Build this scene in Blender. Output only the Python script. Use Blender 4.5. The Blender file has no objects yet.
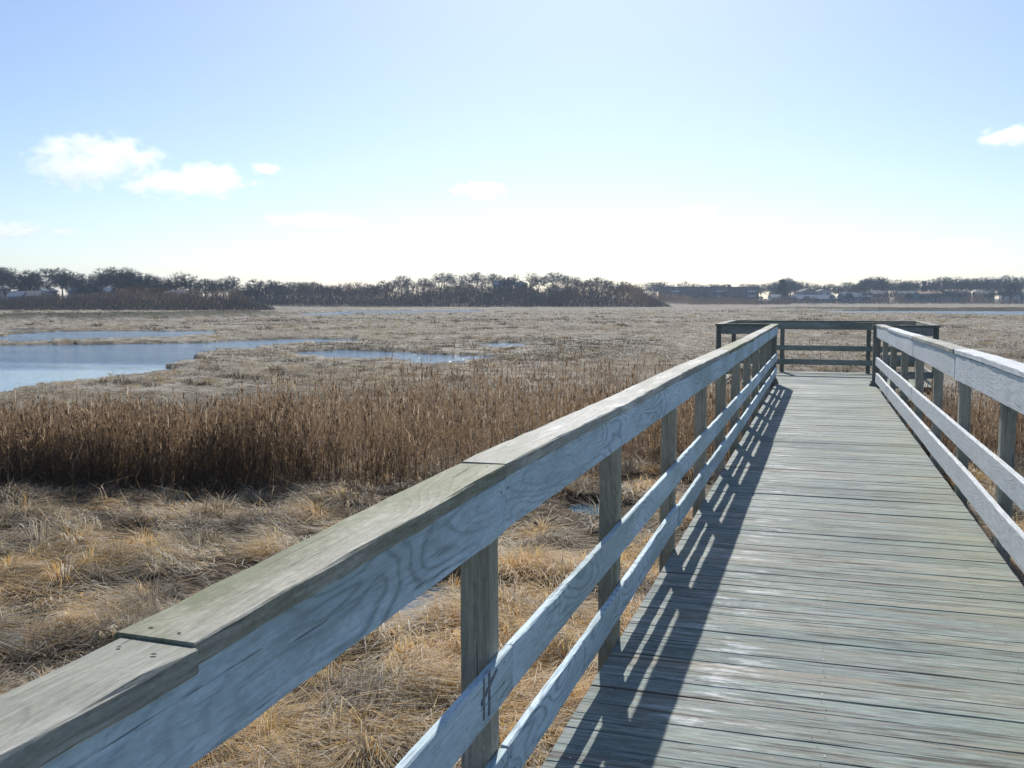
import bpy, math, random
import numpy as np
R = math.radians
rng = np.random.default_rng(7)
random.seed(7)
scene = bpy.context.scene
COL = scene.collection

# ------------------------------------------------------------------ camera
W, H, F = 1024, 768, 980.0
ZC = 1.608
YAW, PITCH = R(17.65), math.atan(85.5 / F)
HOR = 298.5
cam = bpy.data.cameras.new("camera")
cam.sensor_width = 36.0
cam.lens = F / W * 36.0
cam.clip_start, cam.clip_end = 0.05, 30000
co = bpy.data.objects.new("camera", cam)
COL.objects.link(co)
co.location = (0, 0, ZC)
co.rotation_euler = (math.pi / 2 - PITCH, 0, YAW)
scene.camera = co
ca, sa = math.cos(YAW), math.sin(YAW)
cp, sp = math.cos(PITCH), math.sin(PITCH)


def ray(px, py):
    u, v = (px - 512) / F, (384 - py) / F
    fwd = cp + v * sp
    up = -sp + v * cp
    return np.array([u * ca - fwd * sa, u * sa + fwd * ca, up])


def on_plane(px, py, z):
    d = ray(px, py)
    t = (z - ZC) / d[2]
    return d[0] * t, d[1] * t


def at_depth(px, r):
    """ground position in the column px at r metres along the view axis"""
    d = ray(px, HOR)
    d = d / (d[0] * -sa + d[1] * ca)
    return d[0] * r, d[1] * r


def z_at(py, r):
    return ZC + (HOR - py) / F * r


# ------------------------------------------------------------------ noise
def _hash(ix, iy, seed):
    h = (ix.astype(np.int64) * 374761393 + iy.astype(np.int64) * 668265263 + seed * 1442695041) & 0x7FFFFFFF
    h = ((h ^ (h >> 13)) * 1274126177) & 0x7FFFFFFF
    h = h ^ (h >> 16)
    return (h & 0xFFFFF) / float(0xFFFFF)


def noise2(x, y, seed=0):
    x = np.asarray(x, float); y = np.asarray(y, float)
    ix, iy = np.floor(x), np.floor(y)
    fx, fy = x - ix, y - iy
    fx = fx * fx * (3 - 2 * fx); fy = fy * fy * (3 - 2 * fy)
    a = _hash(ix, iy, seed); b = _hash(ix + 1, iy, seed)
    c = _hash(ix, iy + 1, seed); d = _hash(ix + 1, iy + 1, seed)
    return (a * (1 - fx) + b * fx) * (1 - fy) + (c * (1 - fx) + d * fx) * fy


def fbm(x, y, seed=0, octv=4):
    s, a, t = 0, 0.5, 0
    for k in range(octv):
        s = s + a * noise2(x * 2 ** k + 17 * k, y * 2 ** k - 9 * k, seed + k); t += a; a *= 0.5
    return s / t


def sstep(a, b, x):
    t = np.clip((np.asarray(x, float) - a) / (b - a), 0, 1)
    return t * t * (3 - 2 * t)


# ------------------------------------------------------------------ object helpers
def link(o, parent=None):
    COL.objects.link(o)
    if parent is not None:
        o.parent = parent
    return o


def tag(o, label=None, cat=None, group=None, kind=None):
    if label: o['label'] = label
    if cat: o['category'] = cat
    if group: o['group'] = group
    if kind: o['kind'] = kind
    return o


def empty(name, loc, rz=0.0):
    o = bpy.data.objects.new(name, None)
    o.location = loc; o.rotation_euler = (0, 0, rz); o.empty_display_size = 0.1
    return link(o)


def copy_tree(o, parent=None):
    c = o.copy(); COL.objects.link(c)
    if parent is not None: c.parent = parent
    for ch in list(o.children):
        copy_tree(ch, c)
    return c


def mesh_np(name, V, Q, mats, attrs=None, smooth=False, tris=False, mat_idx=None):
    """V (n,3), Q (m,4) or (m,3)"""
    V = np.asarray(V, np.float32); Q = np.asarray(Q, np.int32)
    k = Q.shape[1]
    me = bpy.data.meshes.new(name)
    me.vertices.add(len(V)); me.vertices.foreach_set('co', V.ravel())
    me.loops.add(Q.size); me.loops.foreach_set('vertex_index', Q.ravel())
    me.polygons.add(len(Q))
    me.polygons.foreach_set('loop_start', np.arange(len(Q), dtype=np.int32) * k)
    me.polygons.foreach_set('loop_total', np.full(len(Q), k, np.int32))
    if mat_idx is not None: me.polygons.foreach_set('material_index', np.asarray(mat_idx, np.int32))
    me.polygons.foreach_set('use_smooth', np.full(len(Q), smooth, bool))
    me.update(calc_edges=True)
    for m in mats: me.materials.append(m)
    for an, arr in (attrs or {}).items():
        a = me.attributes.new(an, 'FLOAT', 'POINT'); a.data.foreach_set('value', np.asarray(arr, np.float32))
    return me


def mesh_obj(name, V, Fc, mats, parent=None, loc=(0, 0, 0), smooth=False, midx=None):
    me = bpy.data.meshes.new(name)
    me.from_pydata([tuple(v) for v in V], [], [tuple(f) for f in Fc])
    for m in (mats if isinstance(mats, (list, tuple)) else [mats]): me.materials.append(m)
    if midx is not None:
        for p, i in zip(me.polygons, midx): p.material_index = i
    for p in me.polygons: p.use_smooth = smooth
    me.update()
    o = bpy.data.objects.new(name, me); o.location = loc
    return link(o, parent)


class MB:
    """collects simple solids for one mesh"""
    def __init__(s): s.V, s.F = [], []
    def add(s, V, Fc):
        b = len(s.V); s.V += [tuple(v) for v in V]; s.F += [tuple(i + b for i in f) for f in Fc]
    def box(s, x0, x1, y0, y1, z0, z1):
        s.add([(x0, y0, z0), (x1, y0, z0), (x1, y1, z0), (x0, y1, z0), (x0, y0, z1), (x1, y0, z1), (x1, y1, z1), (x0, y1, z1)],
              [(0, 3, 2, 1), (4, 5, 6, 7), (0, 1, 5, 4), (1, 2, 6, 5), (2, 3, 7, 6), (3, 0, 4, 7)])
    def gable(s, x0, x1, y0, y1, z0, z1, th=0.18):
        ym = (y0 + y1) / 2
        P = [(y0, z0), (ym, z1), (y1, z0), (y1, z0 - th), (ym, z1 - th), (y0, z0 - th)]
        V = [(x0, y, z) for y, z in P] + [(x1, y, z) for y, z in P]
        Fc = [(0, 1, 7, 6), (1, 2, 8, 7), (2, 3, 9, 8), (3, 4, 10, 9), (4, 5, 11, 10), (5, 0, 6, 11), (0, 5, 4, 1), (1, 4, 3, 2), (6, 7, 10, 11), (7, 8, 9, 10)]
        s.add(V, Fc)
    def build(s, name, mat, parent=None, loc=(0, 0, 0)): return mesh_obj(name, s.V, s.F, mat, parent, loc)


# ------------------------------------------------------------------ materials
def new_mat(name):
    m = bpy.data.materials.new(name); m.use_nodes = True
    nt = m.node_tree; nt.nodes.clear()
    out = nt.nodes.new('ShaderNodeOutputMaterial')
    return m, nt, out


class G:
    """tiny node-graph writer"""
    def __init__(s, nt): s.nt = nt
    def n(s, t, **kw):
        nd = s.nt.nodes.new(t)
        for k, v in kw.items(): setattr(nd, k, v)
        return nd
    def put(s, sock, v):
        if isinstance(v, bpy.types.NodeSocket): s.nt.links.new(v, sock)
        elif v is not None: sock.default_value = v
    def math(s, op, a, b=None, clamp=False):
        nd = s.n('ShaderNodeMath', operation=op, use_clamp=clamp)
        s.put(nd.inputs[0], a)
        if b is not None: s.put(nd.inputs[1], b)
        return nd.outputs[0]
    def vmath(s, op, a, b=None):
        nd = s.n('ShaderNodeVectorMath', operation=op)
        s.put(nd.inputs[0], a)
        if b is not None: s.put(nd.inputs[1], b)
        return nd.outputs[0]
    def noise(s, vec, scale, detail=3, rough=0.55, dist=0.0):
        nd = s.n('ShaderNodeTexNoise')
        s.put(nd.inputs['Vector'], vec); nd.inputs['Scale'].default_value = scale
        nd.inputs['Detail'].default_value = detail; nd.inputs['Roughness'].default_value = rough
        nd.inputs['Distortion'].default_value = dist
        return nd.outputs['Fac']
    def ramp(s, fac, stops, interp='LINEAR'):
        nd = s.n('ShaderNodeValToRGB'); cr = nd.color_ramp; cr.interpolation = interp
        while len(cr.elements) < len(stops): cr.elements.new(0.5)
        for e, (p, c) in zip(cr.elements, stops):
            e.position = p; e.color = (c[0], c[1], c[2], 1) if isinstance(c, (tuple, list)) else (c, c, c, 1)
        s.put(nd.inputs[0], fac)
        return nd.outputs[0]
    def mix(s, fac, a, b, mode='MIX'):
        nd = s.n('ShaderNodeMix', data_type='RGBA', blend_type=mode)
        s.put(nd.inputs[0], fac)
        for sock, v in ((nd.inputs[6], a), (nd.inputs[7], b)):
            if isinstance(v, (tuple, list)): v = (v[0], v[1], v[2], 1)
            s.put(sock, v)
        return nd.outputs[2]
    def rng(s, v, a, b, c=0.0, d=1.0):
        nd = s.n('ShaderNodeMapRange'); s.put(nd.inputs[0], v)
        for i, x in zip((1, 2, 3, 4), (a, b, c, d)): nd.inputs[i].default_value = x
        return nd.outputs[0]
    def attr(s, name): return s.n('ShaderNodeAttribute', attribute_name=name).outputs['Fac']
    def scale(s, vec, sc): return s.vmath('MULTIPLY', vec, sc)
    def bump(s, h, strength, dist=0.01, normal=None):
        nd = s.n('ShaderNodeBump'); nd.inputs['Strength'].default_value = strength; nd.inputs['Distance'].default_value = dist
        s.put(nd.inputs['Height'], h)
        if normal is not None: s.put(nd.inputs['Normal'], normal)
        return nd.outputs[0]
    def bsdf(s, col, rough=0.8, spec=0.3, normal=None):
        nd = s.n('ShaderNodeBsdfPrincipled')
        s.put(nd.inputs['Base Color'], col if isinstance(col, bpy.types.NodeSocket) else (col[0], col[1], col[2], 1))
        s.put(nd.inputs['Roughness'], rough); nd.inputs['Specular IOR Level'].default_value = spec
        if normal is not None: s.put(nd.inputs['Normal'], normal)
        return nd.outputs[0]


def wood_mat(name, light, dark, ring=0.5, green=0.3, greencol=(0.16, 0.19, 0.10), streak=0.5, pale=0.0, rough=0.7):
    """weathered board: length runs along local Y"""
    m, nt, out = new_mat(name); g = G(nt)
    tc = g.n('ShaderNodeTexCoord').outputs['Object']
    rnd = g.n('ShaderNodeObjectInfo').outputs['Random']
    off = g.n('ShaderNodeCombineXYZ'); 
    for i, k in enumerate((13.0, 71.0, 29.0)): g.put(off.inputs[i], g.math('MULTIPLY', rnd, k))
    v = g.vmath('ADD', tc, off.outputs[0])
    # growth-ring figure: contour lines of a stretched noise
    wob = g.noise(g.scale(v, (9, 2.0, 9)), 1.0, 3, 0.5)
    fig = g.noise(g.scale(v, (5.5, 1.25, 5.5)), 1.0, 1.2, 0.4, 0.25)
    grain0 = g.noise(g.scale(v, (150, 9, 150)), 1.0, 4, 0.6)
    rr = g.math('ADD', g.math('MULTIPLY', fig, 120.0), g.math('ADD', g.math('MULTIPLY', wob, 9.0), g.math('MULTIPLY', grain0, 2.2)))
    rings = g.math('ADD', g.math('MULTIPLY', g.math('SINE', rr), 0.5), 0.5)
    rings = g.math('POWER', rings, 3.5)
    grain = g.noise(g.scale(v, (120, 6.0, 120)), 1.0, 6, 0.68)
    grain2 = g.noise(g.scale(v, (34, 1.3, 34)), 1.0, 5, 0.62)
    speck = g.noise(g.scale(v, (210, 70, 210)), 1.0, 3, 0.6)
    grain = g.math('ADD', g.math('MULTIPLY', grain, 0.72), g.math('MULTIPLY', speck, 0.28))
    broad = g.noise(g.scale(v, (3, 0.8, 3)), 1.0, 3, 0.55)
    col = g.mix(g.rng(grain, 0.38, 0.62), dark, light)
    mid = tuple((a + 2 * b) / 3 for a, b in zip(light, dark))
    col = g.mix(g.math('MULTIPLY', g.rng(grain2, 0.5, 0.66), streak), col, mid)
    ringmask = g.rng(g.noise(g.scale(v, (2.6, 0.9, 2.6)), 1.0, 1), 0.40, 0.60, 0.12, 1.0)
    col = g.mix(g.math('MULTIPLY', g.math('MULTIPLY', g.math('MULTIPLY', rings, ringmask), g.rng(grain, 0.25, 0.6, 1.25, 0.5)), ring, True), col, tuple(c * 0.45 for c in dark))
    if pale > 0:
        col = g.mix(g.math('MULTIPLY', g.rng(g.noise(g.scale(v, (16, 2.2, 16)), 1.0, 4, 0.65), 0.52, 0.66), pale), col, tuple(min(0.85, c * 1.6) for c in light))
    if green > 0:
        moss = g.noise(g.scale(v, (60, 26, 60)), 1.0, 5, 0.7)
        gm = g.math('MULTIPLY', g.rng(g.math('ADD', broad, g.math('MULTIPLY', moss, 0.4)), 0.60 - (0.10 if green > 0.9 else 0), 0.80 - (0.08 if green > 0.9 else 0)), green)
        col = g.mix(gm, col, greencol)
    fibre = g.noise(g.scale(v, (430, 6.0, 430)), 1.0, 3, 0.6)
    col = g.mix(g.math('MULTIPLY', g.rng(fibre, 0.42, 0.30), 0.45), col, tuple(c * 0.6 for c in dark))
    col = g.mix(g.math('MULTIPLY', g.rng(fibre, 0.60, 0.72), 0.35), col, tuple(min(0.9, c * 1.25) for c in light))
    crack = g.rng(g.noise(g.scale(v, (95, 2.2, 95)), 1.0, 5, 0.6), 0.325, 0.365, 1.0, 0.0)
    col = g.mix(g.math('MULTIPLY', crack, 0.7), col, (0.05, 0.045, 0.04))
    hgt = g.math('SUBTRACT', g.math('ADD', grain, g.math('MULTIPLY', rings, 0.35)), g.math('MULTIPLY', crack, 0.8))
    nrm = g.bump(hgt, 0.5, 0.004)
    nt.links.new(g.bsdf(col, rough, 0.3, nrm), out.inputs[0])
    return m


def plain(name, col, rough=0.8, var=0.25, scale=3.0, spec=0.15):
    m, nt, out = new_mat(name); g = G(nt)
    tc = g.n('ShaderNodeTexCoord').outputs['Object']
    f = g.noise(tc, scale, 4, 0.6)
    c = g.mix(g.rng(f, 0.3, 0.7), tuple(x * (1 - var) for x in col), tuple(min(1, x * (1 + var)) for x in col))
    nt.links.new(g.bsdf(c, rough, spec), out.inputs[0])
    return m


def blade_mat(name, stops, transl=0.35, rough=0.6):
    """thin dry leaves: colour chosen per blade by the attribute t"""
    m, nt, out = new_mat(name); g = G(nt)
    col = g.ramp(g.attr('t'), stops)
    b = g.bsdf(col, rough, 0.25)
    tr = g.n('ShaderNodeBsdfTranslucent'); nt.links.new(col, tr.inputs[0])
    mx = g.n('ShaderNodeMixShader'); mx.inputs[0].default_value = transl
    nt.links.new(b, mx.inputs[1]); nt.links.new(tr.outputs[0], mx.inputs[2])
    nt.links.new(mx.outputs[0], out.inputs[0])
    return m


M_nail = plain('nail', (0.05, 0.045, 0.04), 0.6, 0.3, 80)
M_cap = wood_mat('cap_wood', (0.49, 0.475, 0.41), (0.235, 0.23, 0.185), ring=0.2, green=0.95, greencol=(0.14, 0.155, 0.075), streak=0.6, pale=0.45)
M_cap_clean = wood_mat('cap_wood_clean', (0.52, 0.515, 0.48), (0.25, 0.25, 0.225), ring=0.2, green=0.5, greencol=(0.17, 0.18, 0.11), streak=0.7, pale=0.6)
M_rail = wood_mat('rail_wood_shade_blue', (0.73, 0.88, 0.96), (0.46, 0.60, 0.69), ring=0.9, green=0.45, greencol=(0.20, 0.27, 0.23), streak=0.6)  # blue of the skylit shade is mixed into this wood colour
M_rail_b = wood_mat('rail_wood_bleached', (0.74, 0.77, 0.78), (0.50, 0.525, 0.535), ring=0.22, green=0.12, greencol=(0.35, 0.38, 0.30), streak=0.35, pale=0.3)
M_post = wood_mat('post_wood', (0.56, 0.515, 0.42), (0.29, 0.265, 0.21), ring=0.35, green=0.5, greencol=(0.13, 0.15, 0.085), streak=0.6)
M_post_d = wood_mat('post_wood_dark', (0.34, 0.32, 0.28), (0.16, 0.155, 0.13), ring=0.3, green=0.5, greencol=(0.07, 0.09, 0.05), streak=0.6)
M_joist = wood_mat('joist_wood', (0.16, 0.15, 0.12), (0.07, 0.065, 0.05), ring=0.3, green=0.4, streak=0.5)
M_stain = plain('stain', (0.23, 0.225, 0.235), 0.9, 0.4, 90)


def deck_mat():
    m, nt, out = new_mat('deck_wood'); g = G(nt)
    tc = g.n('ShaderNodeTexCoord').outputs['Object']
    rnd = g.attr('rnd')
    off = g.n('ShaderNodeCombineXYZ')
    for i, k in enumerate((137.0, 0.0, 61.0)): g.put(off.inputs[i], g.math('MULTIPLY', rnd, k))
    v = g.vmath('ADD', tc, off.outputs[0])
    a = g.noise(g.scale(v, (5.0, 58, 20)), 1.0, 8, 0.78)
    b = g.noise(g.scale(v, (0.5, 17, 8)), 1.0, 4, 0.6)
    c = g.noise(g.scale(v, (3.6, 80, 30)), 1.0, 6, 0.7)
    big = g.noise(tc, 0.9, 4, 0.6)
    col = g.ramp(a, [(0.28, (0.06, 0.068, 0.066)), (0.42, (0.15, 0.178, 0.172)), (0.55, (0.25, 0.30, 0.285)), (0.70, (0.43, 0.475, 0.46))])
    tan = g.rng(b, 0.50, 0.64)
    col = g.mix(g.math('MULTIPLY', tan, 0.55), col, (0.31, 0.265, 0.22))
    tint = g.ramp(rnd, [(0.0, (0.66, 0.72, 0.70)), (0.3, (0.95, 1.0, 0.97)), (0.55, (1.12, 1.04, 0.94)), (0.8, (0.80, 0.84, 0.83)), (1.0, (1.0, 1.06, 1.03))])
    col = g.mix(0.9, col, tint, 'MULTIPLY')
    dk = g.rng(g.noise(g.scale(v, (1.5, 30, 9)), 1.0, 6, 0.68), 0.555, 0.625)
    col = g.mix(g.math('MULTIPLY', dk, 0.92), col, (0.07, 0.062, 0.05))
    pale = g.math('MULTIPLY', g.rng(g.noise(g.scale(v, (1.3, 26, 9)), 1.0, 4, 0.6), 0.60, 0.72), 0.40)
    col = g.mix(pale, col, (0.58, 0.58, 0.57))
    # algae on the damp side under the bleached railing
    sx = g.n('ShaderNodeSeparateXYZ'); g.put(sx.inputs[0], tc)
    alg = g.math('MULTIPLY', g.rng(sx.outputs[0], 0.35, 1.05), g.rng(big, 0.40, 0.62))
    col = g.mix(g.math('MULTIPLY', alg, 0.35), col, (0.33, 0.34, 0.20))
    # frost and wet glare, painted as white patches beside the shadow
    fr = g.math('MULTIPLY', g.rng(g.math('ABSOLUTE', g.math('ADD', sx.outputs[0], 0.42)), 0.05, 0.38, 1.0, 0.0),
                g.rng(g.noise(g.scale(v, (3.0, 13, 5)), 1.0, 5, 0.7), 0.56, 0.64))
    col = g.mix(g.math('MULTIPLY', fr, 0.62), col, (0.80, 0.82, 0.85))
    crack = g.rng(c, 0.33, 0.40, 1.0, 0.0)
    col = g.mix(g.math('MULTIPLY', crack, 0.7), col, (0.05, 0.045, 0.04))
    hgt = g.math('SUBTRACT', g.math('ADD', a, g.math('MULTIPLY', c, 0.5)), g.math('MULTIPLY', dk, 0.6))
    nt.links.new(g.bsdf(col, g.rng(big, 0.3, 0.7, 0.62, 0.8), 0.25, g.bump(hgt, 0.6, 0.005)), out.inputs[0])
    return m


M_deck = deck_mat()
M_nail_glint = plain('nail_glint', (0.75, 0.75, 0.76), 0.35, 0.1, 80, 0.6)  # bright glint put into the colour of a few nail heads


# ------------------------------------------------------------------ timber geometry
def zdeck(y): return -0.0046 * y


def timber(name, mat, p0, p1, w, h, parent, seed=0, nails=(), nail_face='+x', wob=0.0025, ch=0.004, cap_slots=None):
    """a sawn board from p0 to p1 (centre line); width w across, height h; nails = distances along it"""
    p0, p1 = np.array(p0, float), np.array(p1, float)
    L = np.linalg.norm(p1 - p0); d = (p1 - p0) / L
    mid = (p0 + p1) / 2
    n = max(2, int(L / 0.12))
    ys = np.linspace(-L / 2, L / 2, n + 1)
    a, b = w / 2, h / 2
    prof = [(-a + ch, -b), (a - ch, -b), (a, -b + ch), (a, b - ch), (a - ch, b), (-a + ch, b), (-a, b - ch), (-a, -b + ch)]
    V, Fc, mi = [], [], []
    r = np.random.default_rng(seed + 1000)
    jit = r.normal(0, 1, (n + 1, 8, 2)) * 0.0011
    k = r.uniform(0, 9)
    for i, y in enumerate(ys):
        sx = wob * math.sin(y * 1.3 + k); sz = wob * math.sin(y * 1.7 + 2 * k)
        for j, (x, z) in enumerate(prof):
            V.append((x + sx + jit[i, j, 0], y, z + sz + jit[i, j, 1]))
    for i in range(n):
        for j in range(8):
            j2 = (j + 1) % 8
            Fc.append((i * 8 + j, i * 8 + j2, (i + 1) * 8 + j2, (i + 1) * 8 + j)); mi.append(0)
    Fc.append(tuple(range(7, -1, -1))); mi.append(0)
    Fc.append(tuple(range(n * 8, n * 8 + 8))); mi.append(0)
    Fc = [tuple(reversed(f)) for f in Fc]
    for (yn, off) in nails:
        yy = yn - L / 2
        rad = 0.0030 * r.uniform(0.8, 1.3); el = r.uniform(0.9, 1.6)
        base = len(V)
        sx = wob * math.sin(yy * 1.3 + k); sz = wob * math.sin(yy * 1.7 + 2 * k)
        for q in range(6):
            t = q * math.pi / 3
            e1, e2 = rad * math.cos(t), rad * el * math.sin(t)
            if nail_face == '+x': V.append((a + 0.0022 + sx, yy + e1, off + e2))
            elif nail_face == '-x': V.append((-a - 0.0022 + sx, yy + e1, off + e2))
            else: V.append((off + e2, yy + e1, b + 0.0022 + sz))
        Fc.append(tuple(range(base, base + 6))); mi.append(1)
    o = mesh_obj(name, V, Fc, [mat, M_nail], parent, midx=mi)
    pl = parent.location if parent is not None and parent.type == 'EMPTY' else (0, 0, 0)
    o.location = mid - np.array(pl)
    yaw = math.atan2(-d[0], d[1]); pit = math.asin(d[2])
    o.rotation_euler = (pit, 0, yaw)
    return o


def upright_mesh(name, mat, w, dp, h, seed=0):
    """post standing on z=0; mesh drawn with its length along local Y so the grain follows it"""
    V, Fc = [], []
    n = 10; ch = 0.006
    a, b = w / 2, dp / 2
    prof = [(-a + ch, -b), (a - ch, -b), (a, -b + ch), (a, b - ch), (a - ch, b), (-a + ch, b), (-a, b - ch), (-a, -b + ch)]
    r = np.random.default_rng(seed + 77)
    for i in range(n + 1):
        y = h * i / n
        for (x, z) in prof: V.append((x + r.normal(0, 0.0009), y, z + r.normal(0, 0.0009)))
    for i in range(n):
        for j in range(8):
            j2 = (j + 1) % 8
            Fc.append((i * 8 + j, (i + 1) * 8 + j, (i + 1) * 8 + j2, i * 8 + j2))
    Fc.append(tuple(range(0, 8))); Fc.append(tuple(range(n * 8 + 7, n * 8 - 1, -1)))
    me = bpy.data.meshes.new(name)
    me.from_pydata(V, [], Fc); me.materials.append(mat); me.update()
    return me


def post(parent, me, x, y, z0, lean=(0, 0), name='post'):
    o = bpy.data.objects.new(name, me)
    pl = parent.location
    o.location = (x - pl[0], y - pl[1], z0 - pl[2])
    o.rotation_euler = (R(90) + lean[0], lean[1], 0)
    return link(o, parent)


GZ = -1.0            # marsh level under the walk
YEND = 20.2          # where the walk meets the platform
POSTY = [0.82, 2.655, 4.51, 6.335, 8.06, 9.7, 11.38, 13.07, 14.77, 16.46, 18.15]


# left railing (its inner face is in shade)
def capL(y): return float(np.interp(y, [-2, 1.2, 2.5, 4.5, 12, 20.2], [1.088, 1.108, 1.143, 1.154, 1.156, 1.2]))
def botL(y, v): return v + (capL(y) - 1.154)


rl = empty('boardwalk_railing', (-1.0, 10.0, 0.0))
tag(rl, 'weathered plank railing whose long striped shadow falls across the boardwalk', 'railing', 'railings along the boardwalk')
ML_post = [upright_mesh('post', M_post, 0.090, 0.090, 2.2, s) for s in range(3)]


def rail_run(parent, xf, cap_f, joints, zc_off, h, thick, mat, name, seed, face, side, sagz=0.0):
    """boards following the railing line, one object for each board"""
    for i in range(len(joints) - 1):
        y0, y1 = joints[i] + 0.002, joints[i + 1] - 0.002
        sub = [y0, y1]
        x0, x1 = xf(y0), xf(y1)
        dz = random.uniform(-0.003, 0.003); dx = random.uniform(-0.0012, 0.0012)
        nails = []
        for py in POSTY:
            if y0 + 0.02 < py < y1 - 0.02 or abs(py - y0) < 0.06 or abs(py - y1) < 0.06:
                for q in (-0.3, 0.28):
                    t = min(max(py + random.uniform(-0.02, 0.02), y0 + 0.018), y1 - 0.018) - y0
                    nails.append((t, q * h + random.uniform(-0.01, 0.01)))
        timber(name, mat, (x0 + dx, y0, zdeck(y0) + cap_f(y0) + zc_off + dz), (x1 + dx, y1, zdeck(y1) + cap_f(y1) + zc_off + dz + random.uniform(-0.004, 0.004)),
               thick, h, parent, seed + i, nails, face)


def cap_run(parent, xf, cap_f, joints, w, mats, seed, shifts, thick=0.04):
    for i in range(len(joints) - 1):
        y0, y1 = joints[i] + 0.0025, joints[i + 1] - 0.0025
        nails = []
        for py in [joints[i] + 0.035, joints[i + 1] - 0.04] + [p for p in POSTY if joints[i] + 0.3 < p < joints[i + 1] - 0.3]:
            for q in (-0.035, 0.03): nails.append((py - y0 + random.uniform(-0.01, 0.01), q + random.uniform(-0.008, 0.008)))
        s = shifts[i % len(shifts)]
        timber('cap_board', mats[i % len(mats)], (xf(y0) + s, y0, zdeck(y0) + cap_f(y0) - thick / 2), (xf(y1) + s, y1, zdeck(y1) + cap_f(y1) - thick / 2),
               w, thick, parent, seed + i, nails, '+z')


xl = lambda y: -0.8855
JL = [-1.6, 2.68, 6.33, 9.70, 13.07, 16.46, YEND]
cap_run(rl, lambda y: -0.935, capL, [-1.6, 1.19, 2.66, 6.33, 9.70, 13.07, 16.46, YEND + 0.05], 0.141, [M_cap_clean, M_cap, M_cap_clean, M_cap_clean, M_cap], 10, [0.005, -0.003, 0.002, -0.002])
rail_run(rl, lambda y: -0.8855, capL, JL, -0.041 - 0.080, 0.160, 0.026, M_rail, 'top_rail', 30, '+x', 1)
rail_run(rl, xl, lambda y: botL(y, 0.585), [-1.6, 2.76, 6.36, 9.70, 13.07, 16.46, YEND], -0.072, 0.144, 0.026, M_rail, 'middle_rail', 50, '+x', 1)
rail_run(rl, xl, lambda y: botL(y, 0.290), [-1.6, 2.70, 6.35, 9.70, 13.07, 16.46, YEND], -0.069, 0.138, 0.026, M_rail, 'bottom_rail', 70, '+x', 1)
for i, y in enumerate(POSTY):
    z0 = zdeck(y) + capL(y) - 0.043 - 2.2
    post(rl, ML_post[i % 3], -0.9455, y, z0, (random.uniform(-0.004, 0.004), 0))
# dark old mark on the shaded middle rail
mk = MB()
zr = zdeck(2.6)
for (ya, yb, za, zb) in ((2.583, 2.594, 0.405, 0.525), (2.628, 2.641, 0.40, 0.532)):
    mk.box(0, 0.0012, ya, yb, za + zr, zb + zr)
V0 = len(mk.V)
mk.add([(0, 2.565, 0.452 + zr), (0, 2.565, 0.466 + zr), (0, 2.70, 0.513 + zr), (0, 2.70, 0.503 + zr),
        (0.0016, 2.565, 0.452 + zr), (0.0016, 2.565, 0.466 + zr), (0.0016, 2.70, 0.513 + zr), (0.0016, 2.70, 0.503 + zr)],
       [(0, 1, 2, 3), (7, 6, 5, 4), (0, 4, 5, 1), (1, 5, 6, 2), (2, 6, 7, 3), (3, 7, 4, 0)])
mk.build('stain_mark', M_stain, rl, (-0.8715 + 1.0, -10.105, 0.048))

# right railing (bleached, sunlit inner face)
POSTY = [3.3, 5.2, 7.08, 9.02, 10.9, 12.78, 14.85, 16.9, 18.85]
def xr_in(y): return float(np.interp(y, [-2, 6.4, 20.2], [1.18, 1.085, 0.965]))
def capR(y): return float(np.interp(y, [-2, 6, 20.2], [1.235, 1.23, 1.2]))
def botR(y, v): return v + (capR(y) - 1.23)


rr_ = empty('boardwalk_railing', (1.15, 10.0, 0.0))
tag(rr_, 'bleached pale railing with sunlit inner faces, opposite the shadow casting one', 'railing', 'railings along the boardwalk')
xr = lambda y: xr_in(y) + 0.019
cap_run(rr_, lambda y: xr_in(y) + 0.06, capR, [1.0, 5.22, 9.05, 12.8, 16.92, YEND + 0.05], 0.145, [M_cap_clean, M_rail_b], 110, [0.0, 0.004, -0.003])
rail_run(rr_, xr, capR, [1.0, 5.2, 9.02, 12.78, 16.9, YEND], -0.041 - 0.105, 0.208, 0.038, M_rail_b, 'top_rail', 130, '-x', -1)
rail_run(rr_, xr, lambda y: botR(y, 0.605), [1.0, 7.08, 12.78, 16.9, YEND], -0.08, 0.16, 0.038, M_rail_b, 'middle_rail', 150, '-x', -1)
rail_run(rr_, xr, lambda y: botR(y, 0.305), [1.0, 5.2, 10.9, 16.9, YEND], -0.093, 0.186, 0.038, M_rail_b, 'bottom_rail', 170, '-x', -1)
for i, y in enumerate(POSTY):
    z0 = zdeck(y) + capR(y) - 0.043 - 2.3
    post(rr_, ML_post[(i + 1) % 3], xr_in(y) + 0.040 + 0.046, y, z0, (random.uniform(-0.004, 0.004), 0))
for o in rr_.children:
    if o.name.startswith('post'): o.scale = (1, 2.3 / 2.2, 1)

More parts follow.
